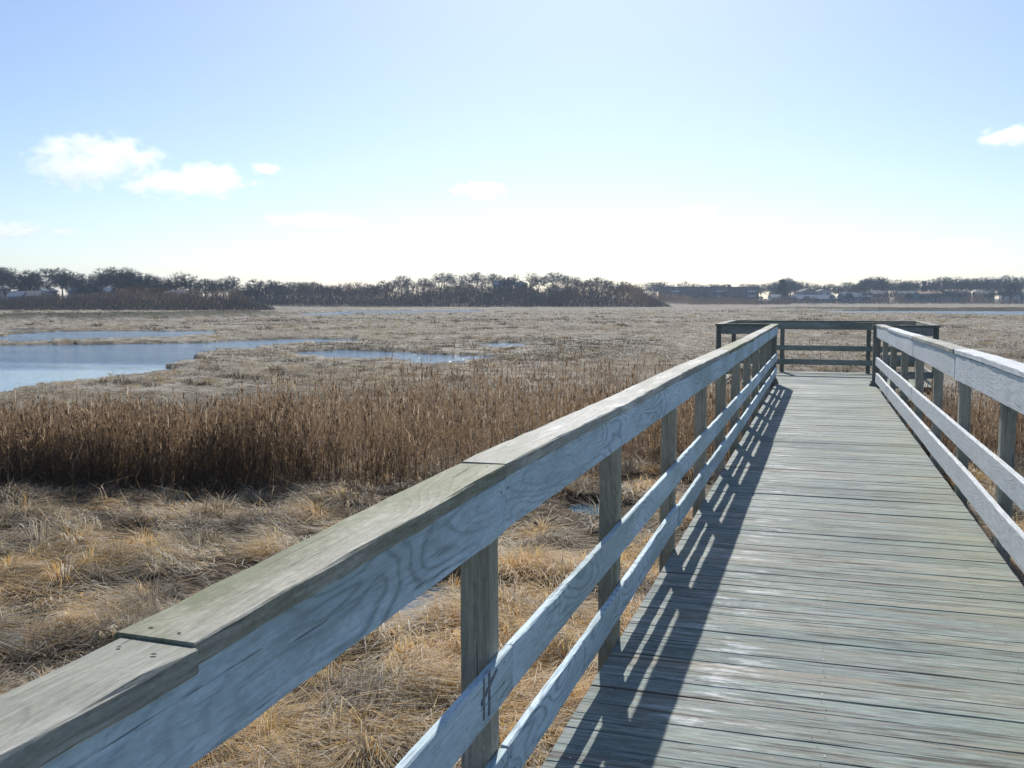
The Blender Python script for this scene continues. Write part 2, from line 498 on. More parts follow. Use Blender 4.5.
# ---- platform railing
PF, PB, PX = 20.4, 23.9, 2.05
pr = empty('platform_railing', (0, 22.0, 0))
tag(pr, 'dark three sided railing enclosing the lookout platform at the end of the boardwalk', 'railing')
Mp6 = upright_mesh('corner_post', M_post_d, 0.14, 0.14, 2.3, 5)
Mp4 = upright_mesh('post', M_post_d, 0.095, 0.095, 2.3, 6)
zt = zdeck(22) + 1.2
for sx in (-1, 1):
    xc = -0.97 if sx < 0 else 0.985
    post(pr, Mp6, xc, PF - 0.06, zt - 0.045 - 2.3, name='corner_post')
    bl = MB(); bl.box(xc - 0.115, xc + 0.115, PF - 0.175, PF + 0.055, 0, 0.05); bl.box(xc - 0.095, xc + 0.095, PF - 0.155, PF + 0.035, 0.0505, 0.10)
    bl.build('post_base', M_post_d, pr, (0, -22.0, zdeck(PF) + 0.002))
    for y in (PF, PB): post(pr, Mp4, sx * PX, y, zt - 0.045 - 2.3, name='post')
post(pr, Mp4, -0.93, PB, zt - 0.045 - 2.3, name='post'); post(pr, Mp4, 0.98, PB, zt - 0.045 - 2.3, name='post')
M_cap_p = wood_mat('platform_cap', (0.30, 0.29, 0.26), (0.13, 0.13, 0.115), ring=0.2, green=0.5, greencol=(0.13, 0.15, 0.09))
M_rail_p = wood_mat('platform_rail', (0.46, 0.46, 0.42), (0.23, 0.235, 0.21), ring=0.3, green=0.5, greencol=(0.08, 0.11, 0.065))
sd = 300
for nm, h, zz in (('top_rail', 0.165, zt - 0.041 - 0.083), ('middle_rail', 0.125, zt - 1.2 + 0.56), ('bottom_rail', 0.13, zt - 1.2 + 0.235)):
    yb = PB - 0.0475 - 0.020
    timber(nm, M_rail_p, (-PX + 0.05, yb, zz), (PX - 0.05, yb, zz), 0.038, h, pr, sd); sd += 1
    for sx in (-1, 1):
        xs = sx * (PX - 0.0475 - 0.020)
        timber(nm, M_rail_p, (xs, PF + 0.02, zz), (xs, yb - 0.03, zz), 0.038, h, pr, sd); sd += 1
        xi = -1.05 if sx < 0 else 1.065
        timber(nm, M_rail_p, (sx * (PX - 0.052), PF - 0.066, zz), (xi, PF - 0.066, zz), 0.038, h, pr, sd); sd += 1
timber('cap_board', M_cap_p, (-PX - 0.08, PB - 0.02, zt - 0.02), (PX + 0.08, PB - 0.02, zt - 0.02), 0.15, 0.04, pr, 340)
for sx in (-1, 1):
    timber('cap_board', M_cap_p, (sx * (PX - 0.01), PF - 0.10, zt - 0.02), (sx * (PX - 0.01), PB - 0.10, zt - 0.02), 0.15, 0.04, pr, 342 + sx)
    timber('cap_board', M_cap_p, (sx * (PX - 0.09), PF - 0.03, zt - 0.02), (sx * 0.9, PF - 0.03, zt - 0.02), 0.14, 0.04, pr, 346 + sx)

# ---- deck
bw = empty('boardwalk', (0, 10, GZ))
tag(bw, 'long weathered plank boardwalk leading to a lookout platform over the marsh', 'boardwalk')


def build_deck():
    V, Q, A, MI = [], [], [], []
    y = -1.7; r = np.random.default_rng(5)
    while y < PB + 0.10:
        w = 0.1385 + r.normal(0, 0.0012)
        plat = y > PF - 0.16
        xa = -PX - 0.07 if plat else -0.898
        if plat and y < PF + 0.06: pass
        x_hi = (PX + 0.07) if plat else xr_in(y) + 0.037
        gap = 0.0022 + (r.random() ** 5) * 0.014
        n = 16
        xs = np.linspace(xa, x_hi, n + 1)
        rid = r.random(); rot = r.normal(0, 0.0007); zz = r.normal(0, 0.0016); cup = r.uniform(0.0, 0.0022); k = r.uniform(0, 9)
        base = len(V)
        for i, x in enumerate(xs):
            e0 = r.normal(0, 0.0008) + 0.0012 * math.sin(x * 3 + k); e1 = r.normal(0, 0.0008) + 0.0012 * math.sin(x * 2.4 + 2 * k)
            yc = y + rot * x
            za = zdeck(y) + zz + 0.0012 * math.sin(x * 2.1 + k)
            c = 0.004
            ring = [(yc + e0, za - 0.038), (yc + e0, za - c), (yc + e0 + c, za), (yc + w / 2, za - cup), (yc + w + e1 - c, za), (yc + w + e1, za - c), (yc + w + e1, za - 0.038)]
            for (yy, z) in ring: V.append((x, yy - 10, z - GZ)); A.append(rid)
        for i in range(n):
            for j in range(7):
                j2 = (j + 1) % 7
                Q.append((base + i * 7 + j, base + i * 7 + j2, base + (i + 1) * 7 + j2, base + (i + 1) * 7 + j))
        for e in (0, n):
            b = base + e * 7
            for f in ((0, 1, 5, 6), (1, 2, 4, 5)): Q.append(tuple(b + q for q in f))
        MI += [0] * (len(Q) - len(MI))
        for xn in ((-0.80, 0.03, 0.86) if not plat else (-1.9, -0.8, 0.03, 0.86, 1.9)):
            for q in (0.28, 0.74):
                if r.random() < 0.12: continue
                xc, yc = xn + r.normal(0, 0.012), y + w * q + r.normal(0, 0.006)
                rad = r.uniform(0.0035, 0.0055); b = len(V)
                for e in range(4): V.append((xc + rad * math.cos(e * 1.5708 + 0.6), yc - 10 + rad * math.sin(e * 1.5708 + 0.6), zdeck(y) + 0.0042 - GZ)); A.append(rid)
                Q.append((b + 3, b + 2, b + 1, b)); MI.append(1 if r.random() < 0.85 else 2)
        y += w + gap
    me = mesh_np('deck_planks', V, [q[::-1] for q in Q], [M_deck, M_nail, M_nail_glint], {'rnd': A}, mat_idx=MI)
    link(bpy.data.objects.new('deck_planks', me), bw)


build_deck()
for x in (-0.89, 0.03, 0.90):
    timber('joist', M_joist, (x, -1.7, zdeck(-1.7) - 0.042 - 0.095), (x, PF - 0.3, zdeck(PF) - 0.042 - 0.095), 0.04, 0.18, bw, 400)
for x in (-PX + 0.0, -0.9, 0.03, 0.95, PX):
    timber('joist', M_joist, (x, PF - 0.20, zdeck(PF) - 0.044 - 0.095), (x, PB + 0.08, zdeck(PB) - 0.044 - 0.095), 0.04, 0.18, bw, 410)
Mpile = upright_mesh('support_pile', M_joist, 0.14, 0.14, 1.25, 9)
for y in (3.7, 7.36, 11.0, 14.7, 18.3, 22.6):
    for x in (-0.70, 0.75): post(bw, Mpile, x, y, zdeck(y) - 0.24 - 1.25, name='support_pile')

# ------------------------------------------------------------------ terrain
ponds_px = [
    [(-330, 420), (-120, 408), (0, 395), (30, 387), (57, 384), (100, 379), (140, 376), (175, 371), (197, 369.5), (165, 367), (200, 361), (192, 355), (225, 350), (255, 349.5), (265, 346.7), (288, 344), (298, 341.8), (350, 341.9), (366, 340.6), (350, 339.6), (301, 339), (255, 339.8), (222, 341.3), (200, 342.8), (130, 343.5), (45, 344.6), (0, 345.3), (-330, 347)],
    [(-330, 336), (0, 336.5), (15, 334), (57, 332), (150, 331.8), (217, 331.8), (215, 334.5), (175, 337.5), (105, 339.3), (50, 341), (15, 342.3), (0, 341), (-330, 342.5)],
    [(-330, 329.6), (0, 329.4), (58, 329.2), (58, 330.3), (0, 331.2), (-330, 331.6)],
    [(293, 356), (303, 353.3), (346, 351.8), (402, 353.6), (443, 355.8), (489, 356.6), (494, 358.8), (468, 360.6), (428, 362.9), (412, 362), (392, 358.4), (341, 359.3), (311, 357)],
    [(476, 344.4), (499, 343.4), (528, 343.8), (526, 346.2), (480, 346.7)],
    [(255, 316.2), (262, 314.6), (329, 313.0), (345, 311.4), (480, 310.6), (486, 311.6), (360, 312.6), (329, 314.4), (280, 315.6)],
    [(826, 311.0), (900, 310.6), (1024, 310.9), (1300, 311.5), (1300, 317.5), (1024, 315.2), (960, 314.2), (921, 313.4), (858, 313.2), (832, 312.4)],
]
ZW = -1.13
def densify(poly, n=6):
    out = []
    for i in range(len(poly)):
        a, b = np.array(poly[i], float), np.array(poly[(i + 1) % len(poly)], float)
        for k in range(n): out.append(tuple(a + (b - a) * k / n))
    return out


def grow_px(p, kx, ky):
    c = np.mean(np.array(p, float), 0)
    return [(c[0] + (x - c[0]) * kx, c[1] + (y - c[1]) * ky) for x, y in p]


ponds_px[3] = grow_px(ponds_px[3], 1.08, 1.45); ponds_px[4] = grow_px(ponds_px[4], 1.05, 1.6)
ponds_px[1] = grow_px(ponds_px[1], 1.0, 1.15)
ponds_px[5] = [(x, y + (0.9 if i in (0, 5, 6, 7, 8) else -0.3)) for i, (x, y) in enumerate(ponds_px[5])]
ponds_px[0] = [(x, y + (1.6 if 280 < x < 370 and y > 340.3 else -0.5 if 280 < x < 370 else 0)) for x, y in ponds_px[0]]
ponds = [np.array([on_plane(px, py, ZW + 0.03) for px, py in densify(p)]) for p in ponds_px]
pools = [  # small melt puddles close by: centre pixel, radii in metres
    ((430, 604), 0.62, 0.22), ((20, 640), 0.24, 0.12), ((592, 512), 0.35, 0.14)]


def inside(poly, x, y):
    res = np.zeros(x.shape, bool)
    n = len(poly); j = n - 1
    for i in range(n):
        xi, yi = poly[i]; xj, yj = poly[j]
        c = ((yi > y) != (yj > y))
        with np.errstate(divide='ignore', invalid='ignore'):
            xc = (xj - xi) * (y - yi) / (yj - yi + 1e-12) + xi
        res ^= c & (x < xc)
        j = i
    return res


def view_uv(x, y):
    dep = -x * sa + y * ca
    lat = x * ca + y * sa
    return 512 + F * lat / np.maximum(dep, 1e-3), dep


def hill(x, y):
    u, dep = view_uv(x, y)
    dep = np.where(dep > 0, dep, 0)
    r0 = np.interp(u, [-200, 0, 260, 400, 620, 700, 1200], [222, 222, 262, 300, 310, 400, 420])
    hh = np.interp(u, [-200, 0, 250, 380, 440, 560, 640, 700, 1200], [1.6, 1.6, 1.2, 1.5, 5.0, 5.0, 1.6, 0.9, 0.9])
    return sstep(0, 1, (dep - r0) / 95.0) * hh


def bank_l(x, y):      # raised grassy creek bank across the far marsh, left and right
    u, dep = view_uv(x, y)
    py = np.where(dep > 20, HOR + (ZC - GZ) * F / np.maximum(dep, 20), 900)
    lo = np.interp(u, [-300, 0, 256, 330, 345], [323, 322.3, 317.6, 314.6, 313.4])
    up = np.interp(u, [-300, 0, 256, 330, 345], [319.2, 318.6, 314.2, 312.9, 312.6])
    l = np.where(u < 345, sstep(0, 0.8, lo - py) * sstep(0, 0.6, py - up), 0) * np.interp(u, [-300, 250, 330, 345], [1, 1, .6, 0])
    lo2 = np.interp(u, [740, 830, 1300], [308.9, 310.4, 311.2]); up2 = lo2 - 1.5
    r = np.where((u > 740) & (u < 1400), sstep(0, 0.5, lo2 - py) * sstep(0, 0.5, py - up2), 0) * np.interp(u, [740, 800], [0, 1])
    return l, r


def ground_h(x, y, detail=True):
    x = np.asarray(x, float); y = np.asarray(y, float)
    r = np.hypot(x, y)
    z = np.full(x.shape, GZ)
    amp = np.interp(r, [0, 12, 40, 150, 400], [0.20, 0.20, 0.14, 0.22, 0.3])
    z = z + amp * (fbm(x * 1.25, y * 1.25, 3, 3) - 0.5) * 1.3
    z = z + np.interp(r, [0, 20, 60, 200], [0.02, 0.06, 0.10, 0.18]) * (fbm(x * 0.16, y * 0.16, 9, 3) - 0.5) * 2
    z = np.where(r > 25, np.maximum(z, ZW + 0.05), z)
    bl, br = bank_l(x, y)
    z = z + 0.75 * bl + 0.55 * br + hill(x, y)
    wx = x + (fbm(x * 0.5, y * 0.5, 21, 3) - 0.5) * np.interp(r, [10, 60, 200], [0.3, 1.3, 1.8])
    wy = y + (fbm(x * 0.5, y * 0.5, 31, 3) - 0.5) * np.interp(r, [10, 60, 200], [0.4, 1.6, 1.8])
    water = np.zeros(x.shape, bool)
    for p in ponds: water |= inside(p, wx, wy)
    z = np.where(water, ZW - 0.25, z)
    for (pp, a, b) in pools:
        cx, cy = on_plane(pp[0], pp[1], ZW)
        ddx, ddy = (x - cx), (y - cy)
        q = np.hypot((ddx * ca + ddy * sa) / a, (-ddx * sa + ddy * ca) / (b * 3.2)) + 0.5 * (noise2(x * 6, y * 6, 4) - 0.5)
        z = z - 0.22 * sstep(1.35, 0.7, q)
    # never rise through the walk
    return z, water


def build_ground():
    az_f = np.linspace(-36, 36, 620)
    az = np.concatenate([np.linspace(-180, -37, 60), az_f, np.linspace(37, 179, 60)])
    az = np.radians(az) - YAW * 0 
    rad = np.concatenate([[0.0], np.geomspace(1.2, 420, 430), np.geomspace(430, 6000, 30)])
    RA, AZ = np.meshgrid(rad, az, indexing='ij')
    ang = YAW - AZ        # clockwise from the view axis
    X = -np.sin(ang) * RA; Y = np.cos(ang) * RA
    Z, wt = ground_h(X, Y)
    n, mm = X.shape
    V = np.stack([X, Y, Z], -1).reshape(-1, 3)
    i, j = np.meshgrid(np.arange(n - 1), np.arange(mm), indexing='ij')
    j2 = (j + 1) % mm
    Q = np.stack([i * mm + j, (i + 1) * mm + j, (i + 1) * mm + j2, i * mm + j2], -1).reshape(-1, 4)[:, ::-1]
    bl, br = bank_l(X, Y)
    u, dep = view_uv(X, Y)
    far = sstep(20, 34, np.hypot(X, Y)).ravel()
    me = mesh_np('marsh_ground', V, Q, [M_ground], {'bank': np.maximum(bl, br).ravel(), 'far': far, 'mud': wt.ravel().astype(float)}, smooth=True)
    o = link(bpy.data.objects.new('marsh_ground', me)); tag(o, kind='structure')


def ground_mat():
    m, nt, out = new_mat('marsh_ground'); g = G(nt)
    geo = g.n('ShaderNodeNewGeometry').outputs['Position']
    n1 = g.noise(geo, 0.9, 6, 0.65)
    n2 = g.noise(geo, 0.11, 5, 0.6)
    n3 = g.noise(geo, 6.0, 5, 0.7)
    n4 = g.noise(geo, 0.035, 4, 0.55)
    straw = g.ramp(g.math('ADD', g.math('MULTIPLY', n1, 0.6), g.math('MULTIPLY', n3, 0.4)),
                   [(0.36, (0.06, 0.05, 0.038)), (0.45, (0.19, 0.165, 0.125)), (0.54, (0.38, 0.345, 0.28)), (0.66, (0.50, 0.465, 0.40))])
    dark = g.rng(n2, 0.52, 0.64)
    straw = g.mix(g.math('MULTIPLY', dark, 0.7), straw, g.mix(n3, (0.09, 0.072, 0.05), (0.17, 0.135, 0.09)))
    straw = g.mix(g.math('MULTIPLY', g.rng(n4, 0.5, 0.62), 0.35), straw, (0.27, 0.215, 0.14))
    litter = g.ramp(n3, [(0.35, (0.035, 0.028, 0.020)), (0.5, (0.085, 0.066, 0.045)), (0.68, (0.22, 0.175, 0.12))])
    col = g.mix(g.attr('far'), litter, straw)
    col = g.mix(g.math('MULTIPLY', g.attr('bank'), 0.9, True), col, g.mix(n3, (0.03, 0.034, 0.016), (0.06, 0.062, 0.03)))
    col = g.mix(g.attr('mud'), col, (0.05, 0.042, 0.032))
    nt.links.new(g.bsdf(col, 0.95, 0.1, g.bump(g.math('ADD', n3, g.math('MULTIPLY', n1, 2.0)), 0.8, 0.12)), out.inputs[0])
    return m


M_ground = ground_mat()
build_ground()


def water_mat():
    m, nt, out = new_mat('pond_water'); g = G(nt)
    geo = g.n('ShaderNodeNewGeometry').outputs['Position']
    a = g.noise(g.scale(geo, (1.0, 1.0, 1.0)), 2.6, 4, 0.6)
    b = g.noise(geo, 0.25, 3, 0.5)
    # sheltered, calm water under the near shore; ruffled water beyond it
    dep = g.n('ShaderNodeVectorMath', operation='DOT_PRODUCT'); g.put(dep.inputs[0], geo); dep.inputs[1].default_value = (-sa, ca, 0)
    gust = g.noise(g.scale(geo, (0.05, 0.22, 0.1)), 1.0, 3, 0.6)
    ruf = g.math('MULTIPLY', g.rng(g.math('ADD', dep.outputs['Value'], g.math('MULTIPLY', gust, 16.0)), 43.0, 52.0), g.rng(gust, 0.3, 0.6, 0.55, 1.0))
    hh = g.math('MULTIPLY', g.math('ADD', a, g.math('MULTIPLY', b, 0.6)), g.rng(ruf, 0.0, 1.0, 0.10, 1.0))
    nrm = g.bump(hh, 0.45, 0.3)
    nd = g.n('ShaderNodeBsdfPrincipled')
    nd.inputs['Base Color'].default_value = (0.07, 0.16, 0.25, 1); nd.inputs['Roughness'].default_value = 0.07
    nd.inputs['IOR'].default_value = 1.33; nt.links.new(nrm, nd.inputs['Normal'])
    nt.links.new(nd.outputs[0], out.inputs[0])
    return m


M_water = water_mat()
wx = mesh_obj('pond_water', [(-420, -60, ZW), (420, -60, ZW), (420, 420, ZW), (-420, 420, ZW)], [(0, 1, 2, 3)], M_water)
tag(wx, kind='structure')


# ------------------------------------------------------------------ blades of grass and reeds
def blades(x, y, z, L, w, dirx, diry, lift, bend, facing=None):
    """strips of two quads: root, middle, tip. lift = share of the length that goes up, bend = how far the tip falls"""
    n = len(x)
    root = np.stack([x, y, z], -1)
    d = np.stack([dirx, diry, np.zeros(n)], -1)
    up = np.array([0, 0, 1.0])
    mid = root + d * (L * (1 - lift) * 0.5)[:, None] + up * (L * lift * 0.55)[:, None]
    tip = root + d * (L * np.sqrt(np.maximum(1 - lift ** 2, 0.0)) + L * bend * 0.3)[:, None] + up * (L * lift * (1 - bend))[:, None]
    if facing is None:
        side = np.stack([-diry, dirx, np.zeros(n)], -1)
    else:
        side = facing
    s0 = side * (w * 0.5)[:, None]; s1 = side * (w * 0.42)[:, None]; s2 = side * (w * 0.1)[:, None]
    V = np.stack([root - s0, root + s0, mid - s1, mid + s1, tip - s2, tip + s2], 1).reshape(-1, 3)
    b = (np.arange(n) * 6)[:, None]
    Q = np.concatenate([b + np.array([[0, 1, 3, 2]]), b + np.array([[2, 3, 5, 4]])], 1).reshape(-1, 4)
    return V, Q


def sector(n, r0, r1, px0, px1, power=1.0):
    """random ground points seen between two picture columns, thinning with distance"""
    t = rng.random(n)
    if power == 2.0: r = np.sqrt(r0 * r0 + t * (r1 * r1 - r0 * r0))
    elif power == 1.0: r = r0 + t * (r1 - r0)
    else: r = r0 * (r1 / r0) ** t
    u = (px0 + rng.random(n) * (px1 - px0) - 512) / F
    dep = r
    return u * ca * dep - sa * dep, u * sa * dep + ca * dep


def off_walk(x, y, m=0.0):
    right = np.interp(y, [-2, 6.4, 20.2], [1.18, 1.085, 0.965]) + 0.14 + m
    walk = (x > -1.06 - m) & (x < right) & (y < PF)
    plat = (np.abs(x) < PX + 0.12) & (y > PF - 0.3) & (y < PB + 0.2)
    return ~(walk | plat)


def put_stuff(name, parts, mat, label, cat):
    V = np.concatenate([p[0] for p in parts]); off = 0; Qs = []
    for p in parts:
        Qs.append(p[1] + off); off += len(p[0])
    t = np.concatenate([np.repeat(p[2], len(p[0]) // len(p[2])) for p in parts])
    me = mesh_np(name, V, np.concatenate(Qs), [mat], {'t': t})
    o = link(bpy.data.objects.new(name, me)); tag(o, label, cat, kind='stuff')
    return o


M_straw = blade_mat('straw', [(0.0, (0.09, 0.07, 0.045)), (0.25, (0.30, 0.26, 0.20)), (0.5, (0.62, 0.56, 0.45)), (0.7, (0.74, 0.54, 0.24)), (0.88, (0.66, 0.40, 0.11)), (1.0, (0.84, 0.80, 0.71))], 0.48)
M_cord = blade_mat('cord_straw', [(0.0, (0.05, 0.044, 0.032)), (0.2, (0.15, 0.12, 0.08)), (0.5, (0.45, 0.385, 0.285)), (0.75, (0.42, 0.31, 0.17)), (1.0, (0.70, 0.65, 0.56))], 0.35)
M_reed = blade_mat('reed', [(0.0, (0.10, 0.068, 0.045)), (0.4, (0.185, 0.128, 0.08)), (0.75, (0.26, 0.182, 0.11)), (1.0, (0.52, 0.43, 0.32))], 0.6)


def reed_front(u): return np.interp(u, [-300, 0, 100, 200, 300, 400, 500, 600, 700, 800, 1024, 1300], [12.3, 12.6, 12.8, 13.0, 13.3, 13.3, 13.7, 14.2, 14.6, 15.0, 14.6, 14.0])
def reed_back(u): return np.interp(u, [-300, 0, 200, 300, 450, 600, 700, 1024, 1300], [15.4, 15.6, 16.6, 19.0, 21.5, 22.0, 20.5, 19.5, 19.0])


def in_pool(x, y):
    res = np.zeros(x.shape, bool)
    for (pp, a, b) in pools:
        cx, cy = on_plane(pp[0], pp[1], ZW)
        res |= np.hypot(((x - cx) * ca + (y - cy) * sa) / a, (-(x - cx) * sa + (y - cy) * ca) / (b * 3.2)) < 1.3
    return res


def golden(x, y):
    """the warmer, longer grass close to the walk"""
    d = np.exp(-((np.abs(x + 2.2)) / 1.6) ** 2) * sstep(10.5, 8.0, y)
    k = fbm(x * 0.9, y * 0.9, 55, 3)
    return np.clip(d * (0.35 + 1.6 * sstep(0.42, 0.62, k)) + 1.5 * np.clip(k - 0.54, 0, 1), 0, 1)


near = []
# matted straw, swirled by a direction field
n = 250000
x, y = sector(n, 3.4, 15.5, -320, 1060, 1.0)
u, dep = view_uv(x, y)
keep = off_walk(x, y) & (((x < 0)) | (y > 3)) & ~in_pool(x, y)
cl = fbm(x * 1.1, y * 1.1, 40, 3)
gd = golden(x, y)
keep &= rng.random(n) < np.clip((cl - 0.44) * 7.5 + gd * 1.2, 0.05, 1.0)
x, y, cl, gd = x[keep], y[keep], cl[keep], gd[keep]
n = len(x)
z, _ = ground_h(x, y)
r = np.hypot(x, y)
th = fbm(x * 0.55, y * 0.55, 60, 2) * 9.0 + rng.normal(0, 0.75, n)
hump = sstep(0.45, 0.72, fbm(x * 1.5, y * 1.5, 71, 2))
lift = np.clip(rng.normal(0.15, 0.12, n) + 0.22 * gd + 0.28 * hump, 0.03, 0.95)
L = rng.uniform(0.08, 0.25, n) * (1 + 0.6 * gd + 0.3 * hump)
w = rng.uniform(0.0035, 0.0095, n) * np.interp(r, [4, 8, 15], [0.9, 1.1, 1.7])
pt = fbm(x * 1.7, y * 1.7, 77, 3)
t = np.clip(0.36 + rng.normal(0, 0.2, n) + (cl - 0.5) * 0.5 + (pt - 0.5) * 0.7 + gd * rng.uniform(0.12, 0.62, n), 0, 0.93)
t = np.where(rng.random(n) < np.clip((pt - 0.3) * 0.6, 0.04, 0.3) * (1 - 0.6 * gd), 1.0, t)
V, Q = blades(x, y, z + 0.10 * hump * rng.random(n) + rng.uniform(-0.01, 0.05, n), L, w, np.cos(th), np.sin(th), lift, np.clip(rng.normal(0.45, 0.25, n), 0, 0.95))
near.append((V, Q, t))
# tussocks: fountains of leaves
nt_ = 600
tx, ty = sector(nt_, 4.2, 15.0, -300, 1060, 1.0)
ok = off_walk(tx, ty, 0.12)
tx, ty = tx[ok], ty[ok]
tz, _ = ground_h(tx, ty)
tr = rng.uniform(0.07, 0.24, len(tx)); tt = np.where(rng.random(len(tx)) < 0.4, rng.uniform(0.62, 0.9, len(tx)), rng.uniform(0.15, 0.5, len(tx)))
k = 190
cx = np.repeat(tx, k); cy = np.repeat(ty, k); cz = np.repeat(tz, k); cr = np.repeat(tr, k); ct = np.repeat(tt, k)
n = len(cx)
a = rng.random(n) * 2 * np.pi; q = np.sqrt(rng.random(n))
sw = np.repeat(fbm(tx * 0.55, ty * 0.55, 60, 2) * 9.0, k)
dx = np.cos(a) + 0.7 * np.cos(sw); dy = np.sin(a) + 0.7 * np.sin(sw); dl = np.hypot(dx, dy) + 1e-6
L = cr * rng.uniform(1.2, 2.4, n)
V, Q = blades(cx + np.cos(a) * q * cr * 0.7, cy + np.sin(a) * q * cr * 0.7, cz, L, rng.uniform(0.003, 0.0055, n) * np.interp(np.hypot(cx, cy), [4, 8, 15], [0.9, 1.1, 1.8]), dx / dl, dy / dl,
              np.clip(0.9 - 0.55 * q + rng.normal(0, 0.08, n), 0.1, 1), np.clip(q * 0.6 + rng.normal(0.1, 0.1, n), 0, 0.9))
near.append((V, Q, np.clip(ct + rng.normal(0, 0.12, n), 0.02, 0.98)))
put_stuff('marsh_grass', near, M_straw, 'matted golden and grey straw grass beside the boardwalk', 'grass')

# mid and far marsh: short pale cord grass thinning with distance
mid = []
for (nn, r0, r1, wl, lm) in ((150000, 15, 45, 1.0, 0.26), (90000, 40, 120, 2.6, 0.34), (45000, 110, 215, 6.0, 0.42)):
    x, y = sector(nn, r0, r1, -60, 1090, 0.0)
    u, dep = view_uv(x, y)
    z, wt = ground_h(x, y)
    cl = fbm(x * 0.28, y * 0.28, 44, 4)
    keep = off_walk(x, y) & ~wt & (z > ZW + 0.02) & (rng.random(nn) < np.clip((cl - 0.38) * 6, 0.08, 1))
    keep &= ~((dep > reed_front(u) - 0.2) & (dep < reed_back(u) - 1.5) & (rng.random(nn) < 0.75))
    x, y, z, cl = x[keep], y[keep], z[keep], cl[keep]
    n = len(x); r = np.hypot(x, y)
    th = fbm(x * 0.2, y * 0.2, 62, 2) * 9 + rng.normal(0, 0.9, n)
    w = rng.uniform(0.006, 0.013, n) * wl * np.interp(r, [r0, r1], [0.8, 1.6])
    big = fbm(x * 0.07, y * 0.07, 47, 3)
    t = np.clip(0.46 + rng.normal(0, 0.12, n) + (cl - 0.5) * 0.3 - 3.0 * np.clip(big - 0.50, 0, 1), 0.03, 0.55)
    t = np.where(rng.random(n) < 0.2, rng.uniform(0.0, 0.2, n), t)
    bl_, br_ = bank_l(x, y); t = np.where((np.maximum(bl_, br_) > 0.3), rng.uniform(0, 0.12, n), t)
    t = np.where((rng.random(n) < 0.34) & (t > 0.3), 1.0, t)
    t = np.where((rng.random(n) < 0.7) & (fbm(x * 0.12, y * 0.12, 49, 3) > 0.6), rng.uniform(0.3, 0.7, n), t)
    face = np.stack([np.full(n, ca), np.full(n, sa), np.zeros(n)], -1) + np.stack([rng.normal(0, 0.5, n), rng.normal(0, 0.5, n), rng.normal(0, 0.2, n)], -1)
    face /= np.linalg.norm(face, axis=1)[:, None]
    shore = np.ones(n)
    for fr_ in (1.012, 1.03, 1.06):
        shore = np.where(ground_h(x * fr_, y * fr_)[1], 0.28, shore)
    V, Q = blades(x, y, z - 0.02, rng.uniform(0.5, 1.2, n) * lm * shore, w, np.cos(th), np.sin(th), np.clip(rng.normal(0.45, 0.2, n), 0.1, 0.95), np.clip(rng.normal(0.4, 0.2, n), 0, 0.9), face)
    mid.append((V, Q, t))
for (nn, r0, r1, sz) in ((1100, 15, 34, 0.16), (1300, 30, 90, 0.26), (700, 80, 200, 0.45)):
    tx, ty = sector(nn, r0, r1, -60, 1090, 0.0)
    tz, wt = ground_h(tx, ty)
    ok = off_walk(tx, ty, 0.2) & ~wt & (tz > ZW + 0.03) & (rng.random(nn) < np.clip((fbm(tx * 0.12, ty * 0.12, 99, 3) - 0.36) * 5, 0.1, 1))
    tx, ty, tz = tx[ok], ty[ok], tz[ok]; m_ = len(tx); k = 46
    shore = np.ones(m_)
    for fr_ in (1.012, 1.03, 1.06):
        shore = np.where(ground_h(tx * fr_, ty * fr_)[1], 0.45, shore)
    rad_ = sz * rng.uniform(0.5, 1.4, m_) * shore; tc0 = np.where(rng.random(m_) < 0.5, rng.uniform(0.08, 0.3, m_), rng.uniform(0.5, 1.0, m_))
    cx = np.repeat(tx, k); cy = np.repeat(ty, k); cz = np.repeat(tz, k); cr = np.repeat(rad_, k); n = len(cx)
    a = rng.random(n) * 6.283; q = np.sqrt(rng.random(n))
    face = np.stack([np.full(n, ca), np.full(n, sa), np.zeros(n)], -1)
    V, Q = blades(cx + np.cos(a) * q * cr * 1.3, cy + np.sin(a) * q * cr * 0.8, cz - 0.02, cr * rng.uniform(0.7, 1.4, n), 0.07 * cr * rng.uniform(0.6, 1.4, n), np.cos(a), np.sin(a),
                  np.clip(0.85 - 0.5 * q + rng.normal(0, 0.1, n), 0.1, 1), np.clip(q * 0.6, 0, 0.9), face)
    mid.append((V, Q, np.clip(np.repeat(tc0, k) + rng.normal(0, 0.07, n), 0, 1)))
put_stuff('cord_grass', mid, M_cord, 'short pale dead cord grass covering the open marsh around the ponds', 'grass')

# reed bed
rd = []
n = 38000
uu = -480 + rng.random(n) * 1640
f0, b0 = reed_front(uu), reed_back(uu)
dp = f0 + (b0 - f0) * rng.random(n) ** 1.25
lat = (uu - 512) / F * dp
x = lat * ca - sa * dp; y = lat * sa + ca * dp
dens = fbm(x * 0.35, y * 0.35, 80, 3)
front = dp - f0 + (fbm(x * 0.8, y * 0.8, 82, 2) - 0.5) * 1.4
keep = off_walk(x, y, 0.1) & (front > 0) & (rng.random(n) < np.clip((dens - 0.30) * 4.0, 0.22, 0.85))
tall = rng.random(n) < 0.14
h = np.interp(uu, [-100, 0, 150, 250, 330, 450, 700, 800, 1100], [1.02, 1.04, 1.08, 1.18, 1.28, 1.36, 1.40, 1.35, 1.22]) * rng.uniform(0.50, 1.04, n) ** 0.8 * (0.80 + 0.38 * dens)
h = np.where(tall & (uu > 230), h * rng.uniform(1.05, 1.28, n), h)
back = np.clip((dp - f0) / (b0 - f0), 0, 1)
keep &= ~((back > 0.5) & (rng.random(n) < (back - 0.5) * 1.7))
x, y, h, uu, dp = x[keep], y[keep], h[keep], uu[keep], dp[keep]
z, _ = ground_h(x, y); n = len(x)
